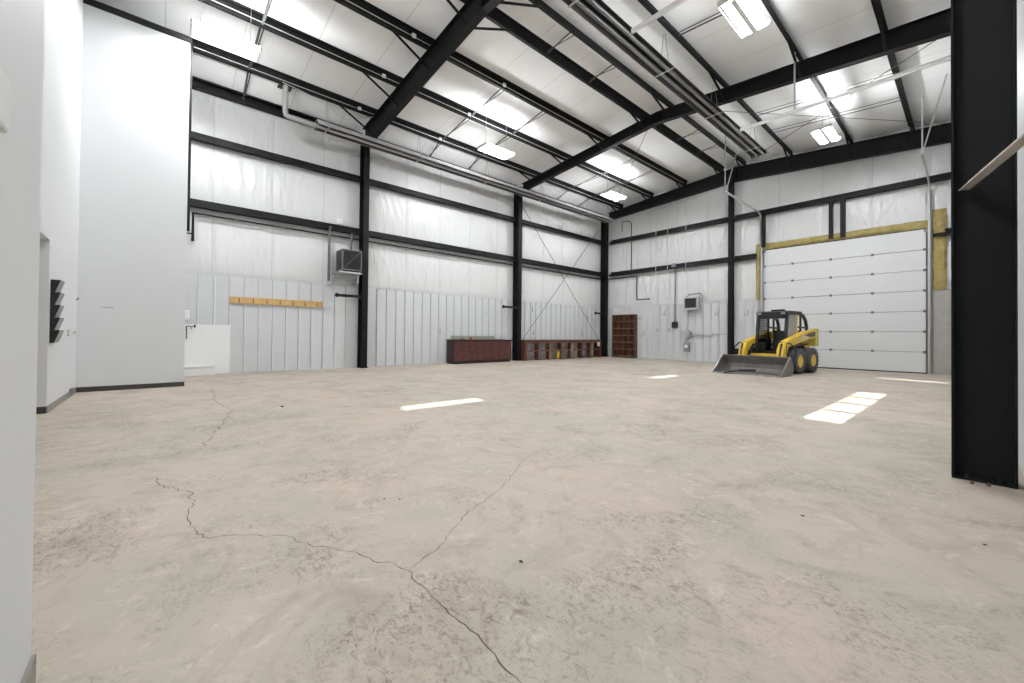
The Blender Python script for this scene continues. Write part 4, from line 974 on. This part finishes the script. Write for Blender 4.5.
crack([(9.92, -19.86), (10.15, -19.83), (10.47, -19.66), (10.77, -19.65), (10.95, -19.69), (11.23, -19.67), (11.37, -19.64), (11.48, -19.47), (11.69, -19.25), (11.86, -19.19), (12.08, -19.04), (12.44, -18.88)], 0.0036, 'long jagged crack crossing the left part of the concrete floor', 0.017, 1)
crack([(12.44, -18.88), (12.59, -18.89), (12.78, -18.89), (12.99, -18.88), (13.15, -18.88), (13.32, -18.89)], 0.0036, 'dark crack running to the bottom edge of the picture', 0.011, 2)
crack([(12.44, -18.86), (12.34, -18.63), (12.07, -18.23), (11.93, -17.85), (11.5, -17.2), (11.2, -16.4)], 0.0028, 'faint crack branching right toward the middle of the floor', 0.012, 3)
crack([(3.8, -19.0), (5.6, -19.1), (6.9, -19.0), (8.24, -19.29), (9.0, -19.5)], 0.006, 'distant faint crack running toward the white splash board', 0.03, 4)
for i, (x, y, s, lab) in enumerate(((11.52, -18.60, 0.008, 'left one of two dark crumbs above the branching crack'), (12.76, -18.39, 0.011, 'dark leaf scrap on the floor just below picture centre'), (13.58, -16.57, 0.010, 'tiny dark crumb on the right part of the floor'), (14.38, -16.20, 0.009, 'tiny dark crumb at the far right of the floor'), (6.98, -18.34, 0.03, 'dark speck on the distant floor in front of the left column'), (11.60, -18.52, 0.008, 'right one of two dark crumbs above the branching crack'))):
    g = G(); g.lathe([(s * 0.6, 0.0), (s, s * 0.25), (s * 0.7, s * 0.6)], lambda a, b, c, x=x, y=y: (x + a * 1.3, y + b * 0.8, c), 7)
    tag(g.obj('floor_crumb', 'debris'), lab, 'crumb', 'crumbs on the floor')
for i, (x, y, lab) in enumerate(((14.42, -14.72, 'dirt lump at the foot of the foreground column'), (14.33, -14.74, 'left dirt lump at the foot of the foreground column'))):
    g = G(); g.lathe([(0.012, 0.0), (0.014, 0.01), (0.006, 0.025)], lambda a, b, c, x=x, y=y: (x + a, y + b, c), 7); tag(g.obj('dirt_lump', 'brown_side'), lab, 'dirt', None)

# ------------------------------------------------------------------ daylight, camera
w = bpy.data.worlds.new('World'); scene.world = w; w.use_nodes = True
w.node_tree.nodes['Background'].inputs[0].default_value = (0.75, 0.85, 1.0, 1); w.node_tree.nodes['Background'].inputs[1].default_value = 1.2
sl = bpy.data.lights.new('sun', 'SUN'); sl.energy = 15.0; sl.angle = R(0.5); sl.color = (1.0, 0.97, 0.92)
so = bpy.data.objects.new('sun', sl); COL.objects.link(so); so.location = (25, -12, 12)
so.rotation_euler = Vector((-1, 0.2, -SUN_T)).to_track_quat('-Z', 'Y').to_euler()

cam = bpy.data.cameras.new('camera'); co = bpy.data.objects.new('camera', cam); COL.objects.link(co)
Rm = ((0.65833441, 0.75266404, 0.00962513), (0.00125896, -0.01388802, 0.99990276), (-0.75272453, 0.65825828, 0.01009054))
mt = Matrix.Identity(4)
for i in range(3):
    mt[i][0] = Rm[0][i]; mt[i][1] = Rm[1][i]; mt[i][2] = -Rm[2][i]
mt.translation = Vector((14.3316, -19.843, 1.2))
co.matrix_world = mt
cam.sensor_width = 36; cam.lens = 402.252 / 1024 * 36; cam.shift_y = -10.5386 / 1024
cam.clip_start = 0.02; cam.clip_end = 200
scene.camera = co
vs = scene.view_settings; vs.view_transform = 'Standard'; vs.look = 'None'; vs.gamma = 1; vs.use_curve_mapping = False; vs.exposure = 0.16
scene.cycles.max_bounces = 10; scene.cycles.diffuse_bounces = 8; scene.cycles.sample_clamp_indirect = 8
